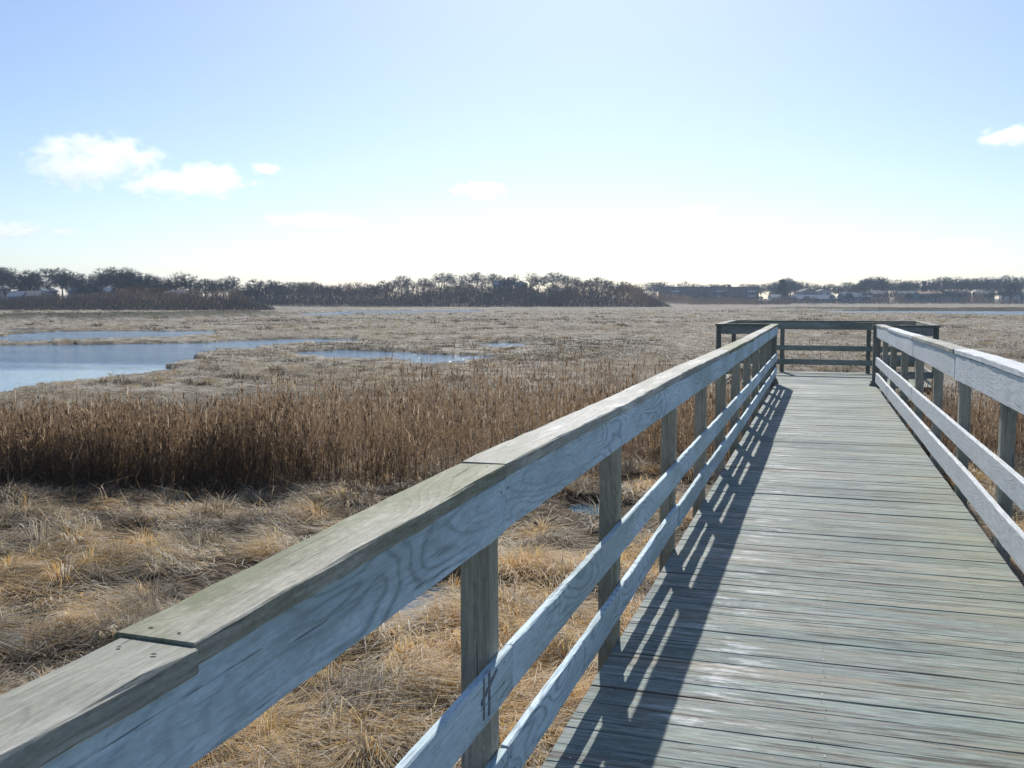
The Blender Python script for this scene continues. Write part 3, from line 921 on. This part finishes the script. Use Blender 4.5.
a = rng.random(n) * 6.283
ln = np.abs(rng.normal(0, 0.06, n)) * np.where(rng.random(n) < 0.1, 3.0, 1.0)
camside = np.stack([np.full(n, ca), np.full(n, sa), np.zeros(n)], -1)
tc_ = np.clip(rng.normal(0.52, 0.2, n), 0.05, 0.95)
V, Q = blades(x, y, z - 0.03, h, rng.uniform(0.0042, 0.008, n), np.cos(a), np.sin(a), np.clip(1 - ln, 0.8, 1.0), np.zeros(n), camside)
rd.append((V, Q, tc_))
# leaves and plumes on the stems
for kk in range(4):
    hz = rng.uniform(0.15, 0.97, n) * h
    a2 = rng.random(n) * 6.283
    V, Q = blades(x, y, z + hz, rng.uniform(0.12, 0.34, n), rng.uniform(0.006, 0.014, n), np.cos(a2), np.sin(a2), np.clip(rng.normal(0.75, 0.2, n), 0.1, 1), rng.uniform(0, 0.6, n), camside)
    rd.append((V, Q, np.clip(tc_ + rng.normal(0.0, 0.16, n), 0, 1)))
# broken, leaning stalks at the foot
# feathery plumes on some of the stems
pk = rng.random(n) < 0.22
xp, yp, zp, hp = x[pk], y[pk], z[pk], h[pk]
for kk in range(5):
    m_ = len(xp); a2 = rng.random(m_) * 6.283
    V, Q = blades(xp, yp, zp + hp * rng.uniform(0.86, 1.0, m_), rng.uniform(0.06, 0.15, m_), rng.uniform(0.010, 0.020, m_), np.cos(a2), np.sin(a2), rng.uniform(0.7, 1.0, m_), rng.uniform(0, 0.7, m_), camside[pk])
    rd.append((V, Q, rng.uniform(0.35, 0.9, m_)))
nb = 11000
ub = -480 + rng.random(nb) * 1640
db = reed_front(ub) + rng.normal(0.5, 1.1, nb)
lat = (ub - 512) / F * db
x = lat * ca - sa * db; y = lat * sa + ca * db
kp = off_walk(x, y, 0.1); x, y = x[kp], y[kp]; nb = len(x)
z, _ = ground_h(x, y); a = rng.random(nb) * 6.283
V, Q = blades(x, y, z, rng.uniform(0.25, 0.8, nb), rng.uniform(0.005, 0.010, nb), np.cos(a), np.sin(a), rng.uniform(0.1, 0.7, nb), rng.uniform(0, 0.5, nb), np.stack([np.full(nb, ca), np.full(nb, sa), np.zeros(nb)], -1))
rd.append((V, Q, np.where(rng.random(nb) < 0.25, 1.0, rng.uniform(0.0, 0.5, nb))))
put_stuff('reeds', rd, M_reed, 'dense bed of tall brown dead reeds across the marsh', 'reeds')

# ------------------------------------------------------------------ far shore: scrub, trees, houses
M_scrub = blade_mat('scrub', [(0.0, (0.03, 0.032, 0.032)), (0.4, (0.10, 0.085, 0.07)), (0.7, (0.22, 0.15, 0.095)), (1.0, (0.36, 0.26, 0.16))], 0.2, 0.9)


def scrub_band(n, px0, px1, r0, r1, hfun, tm, ts):
    uu = px0 + rng.random(n) * (px1 - px0); dp = r0 + rng.random(n) * (r1 - r0)
    lat = (uu - 512) / F * dp
    x = lat * ca - sa * dp; y = lat * sa + ca * dp
    z, _ = ground_h(x, y)
    clump = fbm(x * 0.09, y * 0.09, 90, 3)
    top = hfun(uu) * (0.25 + 1.35 * clump)
    zz = rng.random(n) ** 0.9 * top
    a = rng.random(n) * 6.283
    L = rng.uniform(0.5, 1.5, n) * np.interp(top, [1, 6], [0.5, 1.1])
    cam_s = np.stack([np.full(n, ca), np.full(n, sa), rng.normal(0, 0.3, n)], -1)
    cam_s /= np.linalg.norm(cam_s, axis=1)[:, None]
    V, Q = blades(x, y, z + zz - 0.3, L, rng.uniform(0.05, 0.14, n), np.cos(a), np.sin(a), rng.uniform(0.5, 1.0, n), np.zeros(n), cam_s)
    keep = rng.random(n) < np.clip(top / 2.6, 0.12, 1.0) ** 1.3
    V, Q = V.reshape(n, 6, 3)[keep].reshape(-1, 3), Q[:2 * int(keep.sum())]
    tcol = np.clip(tm(uu) + rng.normal(0, ts, n) + (clump - 0.5) * 0.9, 0, 1)[keep]
    return V, Q, tcol


sc = [
    scrub_band(34000, -160, 275, 214, 240, lambda u: np.interp(u, [-160, 0, 120, 140, 235, 278], [3.4, 3.2, 3.6, 4.6, 4.0, 0.6]), lambda u: np.interp(u, [0, 120, 150, 260], [0.30, 0.36, 0.55, 0.28]), 0.16),
    scrub_band(48000, 230, 672, 300, 325, lambda u: np.interp(u, [230, 256, 300, 400, 500, 580, 630, 652, 672], [4.5, 5.5, 6.0, 5.5, 6.2, 6.2, 4.8, 2.6, 0.3]), lambda u: np.interp(u, [230, 400, 670], [0.25, 0.22, 0.25]), 0.14),
    scrub_band(14000, 640, 790, 405, 440, lambda u: np.interp(u, [640, 680, 760, 790], [3.8, 2.8, 2.2, 1.8]), lambda u: np.full(u.shape, 0.52), 0.16),
    scrub_band(20000, 740, 1190, 418, 446, lambda u: 1.6 + 1.8 * (noise2(u * 0.09, u * 0, 5) > 0.62), lambda u: np.full(u.shape, 0.4), 0.2),
]
put_stuff('scrub', sc, M_scrub, 'dark leafless thicket along the far edge of the marsh', 'scrub')

M_bark = plain('bark', (0.055, 0.048, 0.042), 0.95, 0.3, 2.0)
M_twig = plain('twigs', (0.036, 0.036, 0.038), 0.95, 0.3, 0.5)
M_twig_b = plain('twigs_brown', (0.13, 0.08, 0.045), 0.95, 0.3, 0.5)
M_needle = plain('needles', (0.022, 0.034, 0.022), 0.9, 0.3, 2.0)


def tube(V, Fc, p, q, r0, r1, sides=5):
    p, q = np.array(p), np.array(q); d = q - p; d = d / (np.linalg.norm(d) + 1e-9)
    e = np.cross(d, (0.31, 0.2, 0.93)); e /= np.linalg.norm(e) + 1e-9; f = np.cross(d, e)
    b = len(V)
    for (c, r) in ((p, r0), (q, r1)):
        for i in range(sides):
            t = 2 * math.pi * i / sides
            V.append(tuple(c + e * r * math.cos(t) + f * r * math.sin(t)))
    for i in range(sides):
        i2 = (i + 1) % sides
        Fc.append((b + i, b + i2, b + sides + i2, b + sides + i))


def bare_tree(seed, h=10.0, spread=0.42, base=0.18, mat=None, dense=1.0):
    """trunk and limbs in one mesh, the haze of fine twigs in another"""
    rd_ = np.random.default_rng(seed)
    TV, TF, CV, CF = [], [], [], []
    tips = []

    def strip(p, q, w):
        d = q - p; s = np.cross(d, rd_.normal(0, 1, 3)); s = s / (np.linalg.norm(s) + 1e-9) * w * 0.5
        b = len(CV)
        CV.extend([tuple(p - s), tuple(p + s), tuple(q + s * 0.3), tuple(q - s * 0.3)]); CF.append((b, b + 1, b + 2, b + 3))

    # crown: an uneven dome of fine twigs carried by limbs that rise from the upper trunk
    top = h * rd_.uniform(0.52, 0.62)
    lean = rd_.normal(0, 0.02, 2) * h
    knots = [np.array([lean[0] * (i / 5) ** 2, lean[1] * (i / 5) ** 2, top * i / 5]) for i in range(6)]
    for i in range(5): tube(TV, TF, knots[i], knots[i + 1], h * (0.022 - 0.003 * i), h * (0.022 - 0.003 * (i + 1)), 6)
    limb_pts = list(knots[3:])
    lobes = [(rd_.uniform(0, 6.283), rd_.uniform(-0.2, 0.9), rd_.uniform(0.75, 1.12)) for _ in range(9)]

    def radius(dv):
        best = 0.72
        for (a_, e_, k_) in lobes:
            c_ = dv[0] * math.cos(a_) * math.cos(e_) + dv[1] * math.sin(a_) * math.cos(e_) + dv[2] * math.sin(e_)
            best = max(best, k_ * (0.45 + 0.55 * max(0, c_) ** 0.6) if c_ > 0 else best)
        return best
    cen = np.array([lean[0], lean[1], h * 0.60]); ex = h * spread * 0.62; ez = h * 0.40
    for i in range(11):
        a_ = i * 2.4 + rd_.uniform(-0.4, 0.4); e_ = rd_.uniform(-0.15, 1.2)
        dv = np.array([math.cos(a_) * math.cos(e_), math.sin(a_) * math.cos(e_), math.sin(e_)])
        q = cen + dv * np.array([ex, ex, ez]) * 0.72
        p0 = knots[int(rd_.integers(2, 6))]
        m1 = p0 + (q - p0) * 0.5 + np.array([0, 0, -0.03 * h])
        tube(TV, TF, p0, m1, h * 0.010, h * 0.007, 5); tube(TV, TF, m1, q, h * 0.007, h * 0.003, 4)
        limb_pts += [p0 + (m1 - p0) * t for t in (0.5, 1.0)] + [m1 + (q - m1) * t for t in (0.35, 0.7, 1.0)]
    LP = np.array(limb_pts)
    for _ in range(int(620 * dense)):
        dv = rd_.normal(0, 1, 3); dv /= np.linalg.norm(dv)
        if dv[2] < -0.55: continue
        q = cen + dv * np.array([ex, ex, ez]) * radius(dv) * rd_.uniform(0.15, 1.0) ** 0.7
        j = int(np.argmin(((LP - q) ** 2).sum(1))); p = LP[j]
        m1 = p + (q - p) * 0.55 + rd_.normal(0, 0.012, 3) * h
        strip(p, m1, 0.09); strip(m1, q, 0.07)
        out_ = (q - cen); out_ /= np.linalg.norm(out_) + 1e-9
        for _k in range(5):
            dd = out_ * 0.8 + rd_.normal(0, 0.6, 3) + np.array([0, 0, 0.35]); dd /= np.linalg.norm(dd)
            s0 = m1 + (q - m1) * rd_.uniform(0.2, 1.0)
            strip(s0, s0 + dd * h * rd_.uniform(0.04, 0.10), 0.06)
    zt_ = max(v[2] for v in CV)
    k = h / zt_
    TV = [(v[0] * k, v[1] * k, v[2] * k) for v in TV]; CV = [(v[0] * k, v[1] * k, v[2] * k) for v in CV]
    root = empty('bare_tree', (0, 0, 0))
    mesh_obj('trunk', TV, TF, M_bark, root); mesh_obj('crown', CV, CF, mat or M_twig, root)
    return root


def pine(seed, h=10.0):
    rd_ = np.random.default_rng(seed)
    TV, TF, CV, CF = [], [], [], []
    tube(TV, TF, (0, 0, 0), (0, 0, h * 0.97), h * 0.018, h * 0.003, 6)
    for i in range(1500):
        t = rd_.random() ** 0.8; z = h * (0.1 + 0.88 * t)
        rad = h * 0.23 * (1 - t) ** 0.8 * (0.75 + 0.25 * math.sin(z * 4.3)) + 0.15
        a = rd_.random() * 6.283; q = rad * math.sqrt(rd_.random())
        p = np.array([math.cos(a) * q, math.sin(a) * q, z - q * 0.25])
        d = np.array([math.cos(a), math.sin(a), rd_.normal(-0.1, 0.4)]) * rd_.uniform(0.3, 0.8)
        s = np.cross(d, rd_.normal(0, 1, 3)); s = s / np.linalg.norm(s) * rd_.uniform(0.1, 0.25)
        b = len(CV); CV.extend([tuple(p - s), tuple(p + s), tuple(p + d + s * 0.2), tuple(p + d - s * 0.2)]); CF.append((b, b + 1, b + 2, b + 3))
    root = empty('pine_tree', (0, 0, 0))
    mesh_obj('trunk', TV, TF, M_bark, root); mesh_obj('crown', CV, CF, M_needle, root)
    return root


protos = [bare_tree(11, spread=0.5), bare_tree(12, spread=0.75, dense=1.15), bare_tree(13, spread=0.42, dense=0.6), bare_tree(14, spread=0.9, dense=1.25), bare_tree(15, spread=0.6, dense=0.5), bare_tree(18, spread=0.7, dense=0.38), bare_tree(19, spread=0.55, dense=0.9)]
proto_b = bare_tree(16, spread=0.85, mat=M_twig_b, dense=1.2)
proto_p = pine(17)
used = set()
sky_x = [-160, 0, 30, 60, 100, 130, 150, 185, 200, 230, 256, 280, 300, 340, 370, 400, 430, 455, 480, 510, 540, 560, 590, 620, 640, 670, 690, 720, 760, 785, 800, 830, 850, 870, 900, 925, 950, 975, 1000, 1024, 1200]
SKY_UP = 1.0
sky_y = [270, 270, 267, 271, 270, 270, 275, 274, 279, 277, 282, 283, 282, 285, 287, 278, 281, 272, 273, 275, 273, 277, 281, 281, 287, 284, 285, 288, 287, 281, 285, 286, 284, 281, 279, 284, 279, 281, 277, 277, 276]


def place(proto, px, r, top, label, group, wide=1.0, cat='tree'):
    x, y = at_depth(px, r)
    g0 = float(ground_h(np.array([x]), np.array([y]))[0][0]) - 0.15
    h = max(2.5, z_at(top, r) - g0)
    if id(proto) not in used: o = proto; used.add(id(proto))
    else: o = copy_tree(proto)
    o.location = (x, y, g0); o.rotation_euler = (0, 0, random.uniform(0, 6.28))
    k = h / 10.0
    o.scale = (k * wide, k * wide, k)
    tag(o, label, cat, group)
    return o


def row(px0, px1, n, r0, r1, dtop, label, group, wide=(1.15, 1.6)):
    for i in range(n):
        px = px0 + (i + random.uniform(0.15, 0.85)) * (px1 - px0) / n
        top = np.interp(px, sky_x, sky_y) + random.uniform(*dtop) - (SKY_UP + (1.5 if px > 780 else 0))
        place(random.choice(protos), px, random.uniform(r0, r1), top, label, group, random.uniform(*wide))


row(-150, 135, 21, 290, 320, (-4, 5), 'tall bare grey tree in the high row behind the blue roofed houses', 'bare trees above the blue roofed houses')
row(-150, 200, 15, 262, 285, (8, 15), 'smaller bare tree among the blue roofed houses across the pond', 'lower bare trees among the blue roofed houses')
row(135, 262, 12, 285, 315, (-3, 4), 'bare tree where the far wood steps down toward the dark thicket', 'bare trees stepping down to the thicket')
row(262, 392, 14, 330, 360, (-3, 4), 'low bare tree rising just above the dark thicket', 'low bare trees above the thicket')
row(392, 640, 21, 370, 410, (-4, 4), 'bare tree on the low hill around the hilltop house', 'bare trees on the low hill')
row(400, 640, 12, 335, 360, (6, 12), 'small bare tree on the slope below the hilltop house', 'small trees on the hill slope')
row(636, 800, 24, 600, 640, (-4, 1), 'bare tree showing above the long brick apartment block', 'bare trees behind the apartment block')
row(785, 870, 12, 520, 560, (-2, 4), 'bare tree behind the long low blue shed roof', 'bare trees behind the long shed')
row(862, 1030, 24, 500, 550, (-3, 4), 'bare spreading tree behind the row of pale houses on the far shore', 'bare trees behind the far shore houses')
row(1030, 1180, 12, 500, 550, (-3, 4), 'bare tree at the outer end of the far shore houses', 'bare trees at the end of the far shore')
row(790, 1180, 34, 446, 460, (8, 16), 'low bare tree standing in front of the far shore houses', 'low bare trees in front of the far shore houses')
row(640, 790, 17, 520, 545, (3, 12), 'low bare tree in front of the brick apartment block', 'low bare trees in front of the apartment block')
for px, top, wd in ((130, 284, 1.3), (142, 283, 1.5), (158, 285, 1.5), (118, 288, 1.2)):
    place(proto_b, px, random.uniform(240, 252), top, 'rusty brown bushy tree in front of the grey wood by the pond', 'rusty brown bushy trees', wd)
place(proto_p, 782, 470, 279.5, 'dark conical evergreen tree behind the long low blue shed roof', 'evergreen trees on the far shore', 1.5)
place(proto_p, 729, 590, 284.5, 'narrow dark evergreen tree behind the apartment block', 'evergreen trees on the far shore', 0.9)
place(proto_p, 924, 500, 281, 'narrow dark evergreen tree beside the tan roofed house', 'evergreen trees on the far shore', 0.9)

# houses
M_glass = plain('window_glass', (0.03, 0.04, 0.06), 0.15, 0.2, 1.0, 0.5)
M_white = plain('white_trim', (0.50, 0.51, 0.53), 0.6, 0.06, 1.0)
WALLS = {'white': plain('wall_white', (0.42, 0.43, 0.45), 0.8, 0.08, 0.8), 'blue': plain('wall_blue', (0.16, 0.21, 0.27), 0.8, 0.1, 0.8),
         'grey': plain('wall_grey', (0.19, 0.20, 0.21), 0.8, 0.1, 0.8), 'tan': plain('wall_tan', (0.26, 0.23, 0.19), 0.8, 0.1, 0.8), 'brick': plain('wall_brick', (0.085, 0.06, 0.055), 0.9, 0.2, 0.6)}
ROOFS = {'blue': plain('roof_blue', (0.12, 0.165, 0.22), 0.95, 0.12, 0.8), 'dark': plain('roof_dark', (0.05, 0.05, 0.056), 0.8, 0.2, 0.8),
         'grey': plain('roof_grey', (0.12, 0.13, 0.145), 0.8, 0.15, 0.8), 'tan': plain('roof_tan', (0.28, 0.19, 0.13), 0.95, 0.12, 0.8), 'white': plain('roof_white', (0.24, 0.25, 0.27), 0.95, 0.06, 0.8)}


def house(px0, px1, ytop, r, wall, roof, label, turn=0.0, pitch=0.42, chimney=False, storeys=1, gable_front=False, cat='house', name='house'):
    pc = (px0 + px1) / 2
    x, y = at_depth(pc, r)
    g0 = float(ground_h(np.array([x]), np.array([y]))[0][0]) - 0.1
    w = (px1 - px0) / F * r; htot = max(2.8, z_at(ytop, r) - g0)
    root = empty(name, (x, y, g0), YAW + turn + (math.pi / 2 if gable_front else 0))
    tag(root, label, cat, 'houses on the far shore' if cat == 'house' else None)
    a = w / 2 / (math.cos(turn) if not gable_front else 1)
    if gable_front: a, dpt = max(w * 0.7, 4), w / 2
    else: dpt = max(3.0, min(w * 0.35, 5.0))
    rise = min(pitch * dpt, htot * 0.5)
    hw = htot - rise
    b = MB(); b.box(-a, a, -dpt, dpt, 0, hw)
    for sx in (-1, 1):
        b.add([(sx * (a - 0.01), -dpt, hw), (sx * (a - 0.01), dpt, hw), (sx * (a - 0.01), 0, htot - 0.06)], [(0, 1, 2) if sx > 0 else (2, 1, 0)])
    b.build('wall', WALLS[wall], root)
    rf = MB(); rf.gable(-a - 0.35, a + 0.35, -dpt - 0.4, dpt + 0.4, hw - 0.02 - 0.4 * rise / dpt + 0.22, htot + 0.2)
    ro = rf.build('roof', ROOFS[roof], root)
    if chimney:
        c = MB(); c.box(a * 0.45, a * 0.45 + 0.9, -0.5, 0.4, htot - 0.9, htot + 1.0); c.box(a * 0.45 - 0.08, a * 0.45 + 0.98, -0.58, 0.48, htot + 1.005, htot + 1.2)
        c.build('chimney', WALLS['white'], ro)
    face = -dpt if not gable_front else None
    span = a if not gable_front else dpt
    nwin = max(2, int(span * 2 / 2.4))
    hs = hw / storeys
    for s in range(storeys):
        for i in range(nwin):
            cx = -span + (i + 0.5) * 2 * span / nwin
            door = (s == 0 and i == nwin // 2)
            ww, z0, z1 = (0.5, 0.05, min(2.05, hs * 0.85)) if door else (0.55, s * hs + hs * 0.35, s * hs + hs * 0.82)
            f = MB(); p = MB()
            if not gable_front:
                f.box(cx - ww - 0.1, cx + ww + 0.1, -dpt - 0.06, -dpt - 0.003, z0 - 0.1, z1 + 0.1)
                p.box(cx - ww, cx + ww, -dpt - 0.075, -dpt - 0.063, z0, z1)
            else:
                f.box(-a - 0.06, -a - 0.003, cx - ww - 0.1, cx + ww + 0.1, z0 - 0.1, z1 + 0.1)
                p.box(-a - 0.075, -a - 0.063, cx - ww, cx + ww, z0, z1)
            fo = f.build('door' if door else 'window', M_white, root)
            p.build('panel' if door else 'pane', WALLS['grey'] if door else M_glass, fo)
    return root


house(-6, 4, 286.5, 280, 'white', 'white', 'white gabled house cut by the picture edge below the grey wood', gable_front=True)
house(13, 26, 292.0, 262, 'blue', 'blue', 'small pale blue house low behind the thicket, nearest the picture edge house')
house(30, 40, 291.5, 258, 'white', 'grey', 'small white house with a grey roof between two blue ones', turn=0.3)
house(43, 51, 289.5, 270, 'white', 'blue', 'narrow white house with its gable toward the pond', gable_front=True)
house(74, 95, 287.0, 275, 'blue', 'blue', 'long house with a pale blue roof and white chimney', chimney=True, turn=-0.12)
house(98, 113, 287.8, 285, 'blue', 'blue', 'lower blue roofed house beside the one with the white chimney')
house(122, 133, 289.5, 268, 'tan', 'tan', 'small tan house beside the rusty brown bushy trees')
house(172, 186, 291.0, 275, 'blue', 'grey', 'blue grey house where the wood steps down', turn=0.25)
house(494, 512, 281.5, 385, 'blue', 'blue', 'blue grey hilltop house, wider of the two', turn=0.1, storeys=2, chimney=True)
house(514, 527, 281.5, 380, 'white', 'grey', 'white hilltop house beside the wider blue grey one', storeys=2, gable_front=True)
house(551, 562, 288.6, 330, 'white', 'white', 'small bright white cottage at the end of the hill thicket', turn=0.2)
house(770, 779, 294.8, 455, 'white', 'white', 'little white hut next to the long blue shed')
house(779, 833, 295.2, 470, 'blue', 'blue', 'very long low shed with a pale blue roof', pitch=0.5)
house(799, 813, 289.0, 500, 'grey', 'dark', 'dark roofed house with white gable trim behind the long shed', gable_front=True, storeys=2)
house(815, 828, 289.5, 505, 'white', 'dark', 'white gabled house behind the far end of the long shed', gable_front=True, storeys=2)
house(841, 868, 293.0, 465, 'blue', 'blue', 'wide pale blue house just beyond the long shed', turn=0.08)
house(870, 886, 291.5, 470, 'white', 'grey', 'white house with a grey roof beside the wide pale blue one', turn=-0.15, storeys=2)
house(897, 915, 291.5, 475, 'grey', 'grey', 'grey house half hidden between bare trees, beside the tan roofed one', storeys=2)
house(917, 939, 292.0, 468, 'blue', 'tan', 'house with a bright tan roof edge over a blue wall', pitch=0.25)
house(945, 967, 291.0, 480, 'grey', 'dark', 'dark roofed grey house just past the tan roofed one', turn=0.15, storeys=2)
house(975, 992, 291.5, 475, 'tan', 'grey', 'tan house with a grey roof among the trees', turn=-0.2, storeys=2)
house(1004, 1022, 292.5, 470, 'white', 'blue', 'white house with a blue roof near the picture edge')

# apartment block
def apartments():
    r = 560.0
    x, y = at_depth(708, r)
    g0 = float(ground_h(np.array([x]), np.array([y]))[0][0]) - 0.1
    root = empty('apartment_building', (x, y, g0), YAW)
    tag(root, 'long three storey brick apartment block with flat roof and white balconies', 'building')
    w = 96 / F * r / 2; h = z_at(287.6, r) - g0
    b = MB(); b.box(-w, w, -6, 6, 0, h); b.build('wall', WALLS['brick'], root)
    rf = MB(); rf.box(-w - 0.3, w + 0.3, -6.3, 6.3, h + 0.003, h + 0.35); rf.build('roof', ROOFS['dark'], root)
    st = MB(); st.box(-5.4, -4.0, -6.25, -6.003, 0, h - 0.3); st.build('stair_panel', WALLS['blue'], root)
    hs = h / 3
    for s in range(3):
        for i in range(16):
            cx = -w + (i + 0.5) * 2 * w / 16
            if -6.2 < cx < -3.2: continue
            f = MB(); f.box(cx - 0.85, cx + 0.85, -6.08, -6.003, s * hs + hs * 0.3, s * hs + hs * 0.84)
            fo = f.build('window', M_white if i in (1, 2, 9, 10, 14) else WALLS['grey'], root)
            p = MB(); p.box(cx - 0.72, cx + 0.72, -6.095, -6.083, s * hs + hs * 0.36, s * hs + hs * 0.78); p.build('pane', M_glass, fo)
        for cx in (-w + 4.5 * w / 8 * 0.5, w * 0.19, w * 0.84):
            c = MB(); c.box(cx - 2.2, cx + 2.2, -7.2, -6.003, s * hs + 0.12, s * hs + 0.3); c.box(cx - 2.2, cx + 2.2, -7.2, -7.1, s * hs + 0.303, s * hs + 0.9)
            c.build('balcony', M_white, root)


apartments()

# ------------------------------------------------------------------ clouds (thin volumes far beyond everything else)
def cloud_mat():
    m, nt, out = new_mat('cloud'); g = G(nt)
    tc = g.n('ShaderNodeTexCoord').outputs['Object']
    rnd = g.n('ShaderNodeObjectInfo').outputs['Random']
    off = g.n('ShaderNodeCombineXYZ')
    for i, k in enumerate((31.0, 57.0, 83.0)): g.put(off.inputs[i], g.math('MULTIPLY', rnd, k))
    v = g.vmath('ADD', g.scale(tc, (3.4, 1.0, 1.7)), off.outputs[0])
    nz = g.noise(v, 1.1, 9, 0.66, 0.35)
    ln = g.n('ShaderNodeVectorMath', operation='LENGTH'); g.put(ln.inputs[0], tc)
    d = g.math('ADD', nz, g.math('MULTIPLY', g.math('POWER', ln.outputs['Value'], 2.0), -0.34))
    dens = g.math('MULTIPLY', g.rng(d, 0.32, 0.52), 0.0085)
    vs = g.n('ShaderNodeVolumeScatter'); vs.inputs['Color'].default_value = (1, 1, 1, 1); vs.inputs['Anisotropy'].default_value = 0.72
    nt.links.new(dens, vs.inputs['Density'])
    nt.links.new(vs.outputs[0], out.inputs['Volume'])
    return m


M_cloud = cloud_mat()


def ico(level=3):
    import bmesh
    bm = bmesh.new(); bmesh.ops.create_icosphere(bm, subdivisions=level, radius=1.0)
    me = bpy.data.meshes.new('cloud'); bm.to_mesh(me); bm.free(); me.materials.append(M_cloud)
    return me


ICO = ico()
CL = [(96, 162, 82, 31, 'large white broken cloud, the biggest in the sky', 5200), (196, 184, 76, 20, 'long flat white cloud trailing from the biggest one', 5200),
      (14, 231, 36, 11, 'small white cloud low at the picture edge above the grey wood', 6200), (480, 192, 34, 9, 'faint white cloud alone in the bright glare above the low hill', 6000),
      (318, 222, 62, 9, 'thin faint cloud streak between the biggest cloud and the low hill', 6200), (1004, 140, 34, 12, 'small white cloud highest above the far shore houses', 5600),
      (962, 246, 36, 10, 'thin pale cloud low above the far shore houses', 6500), (268, 171, 17, 6, 'tiny white wisp just past the end of the trailing cloud', 5200), (66, 233, 15, 4, 'tiny wisp low above the far wood beside the edge cloud', 6200),
      (698, 211, 22, 5, 'tiny faint wisp in the glare above the apartment block', 6300), (855, 253, 32, 8, 'faintest thin cloud just above the trees beyond the platform', 6500)]
for (px, py, hw, hh, lab, r) in CL:
    o = bpy.data.objects.new('cloud', ICO); link(o)
    x, y = at_depth(px, r)
    o.location = (x, y, z_at(py, r)); o.rotation_euler = (0, 0, YAW)
    o.scale = (hw / F * r * 1.15, 190, hh / F * r * 1.2)
    tag(o, lab, 'cloud', 'clouds')

# ------------------------------------------------------------------ air
HAZE = 0.0003
if HAZE > 0:
    hb = MB(); hb.box(-900, 900, -60, 1000, -3.2, 26)
    m, nt, out = new_mat('haze'); g = G(nt)
    pv = g.n('ShaderNodeVolumePrincipled'); pv.inputs['Color'].default_value = (0.62, 0.78, 1.0, 1); pv.inputs['Density'].default_value = HAZE; pv.inputs['Anisotropy'].default_value = 0.2
    nt.links.new(pv.outputs[0], out.inputs['Volume'])
    hz = hb.build('haze', m); tag(hz, kind='stuff')

# ------------------------------------------------------------------ light
EL, AZ = R(38.5), R(-13.5)
w = bpy.data.worlds.new("World"); scene.world = w; w.use_nodes = True
nt = w.node_tree; nt.nodes.clear()
sky = nt.nodes.new('ShaderNodeTexSky'); sky.sky_type = 'NISHITA'; sky.sun_disc = False
sky.sun_elevation = EL; sky.sun_rotation = AZ
sky.air_density = 0.85; sky.dust_density = 0.7; sky.ozone_density = 4.2; sky.altitude = 0
bg = nt.nodes.new('ShaderNodeBackground'); bg.inputs[1].default_value = 0.074
wo = nt.nodes.new('ShaderNodeOutputWorld')
nt.links.new(sky.outputs[0], bg.inputs[0]); nt.links.new(bg.outputs[0], wo.inputs[0])
sl = bpy.data.lights.new('sun', 'SUN'); sl.energy = 3.0; sl.angle = R(0.5); sl.color = (1.0, 0.95, 0.87)
so = bpy.data.objects.new('sun', sl); link(so)
so.rotation_euler = (R(90) - EL, 0, math.pi - AZ)
so.location = (0, 0, 50)

scene.view_settings.view_transform = 'Standard'
scene.view_settings.look = 'None'
scene.view_settings.exposure = 0.74
scene.view_settings.gamma = 1.0
scene.cycles.max_bounces = 8
scene.cycles.volume_bounces = 6
scene.cycles.volume_step_rate = 0.25
scene.cycles.volume_max_steps = 512
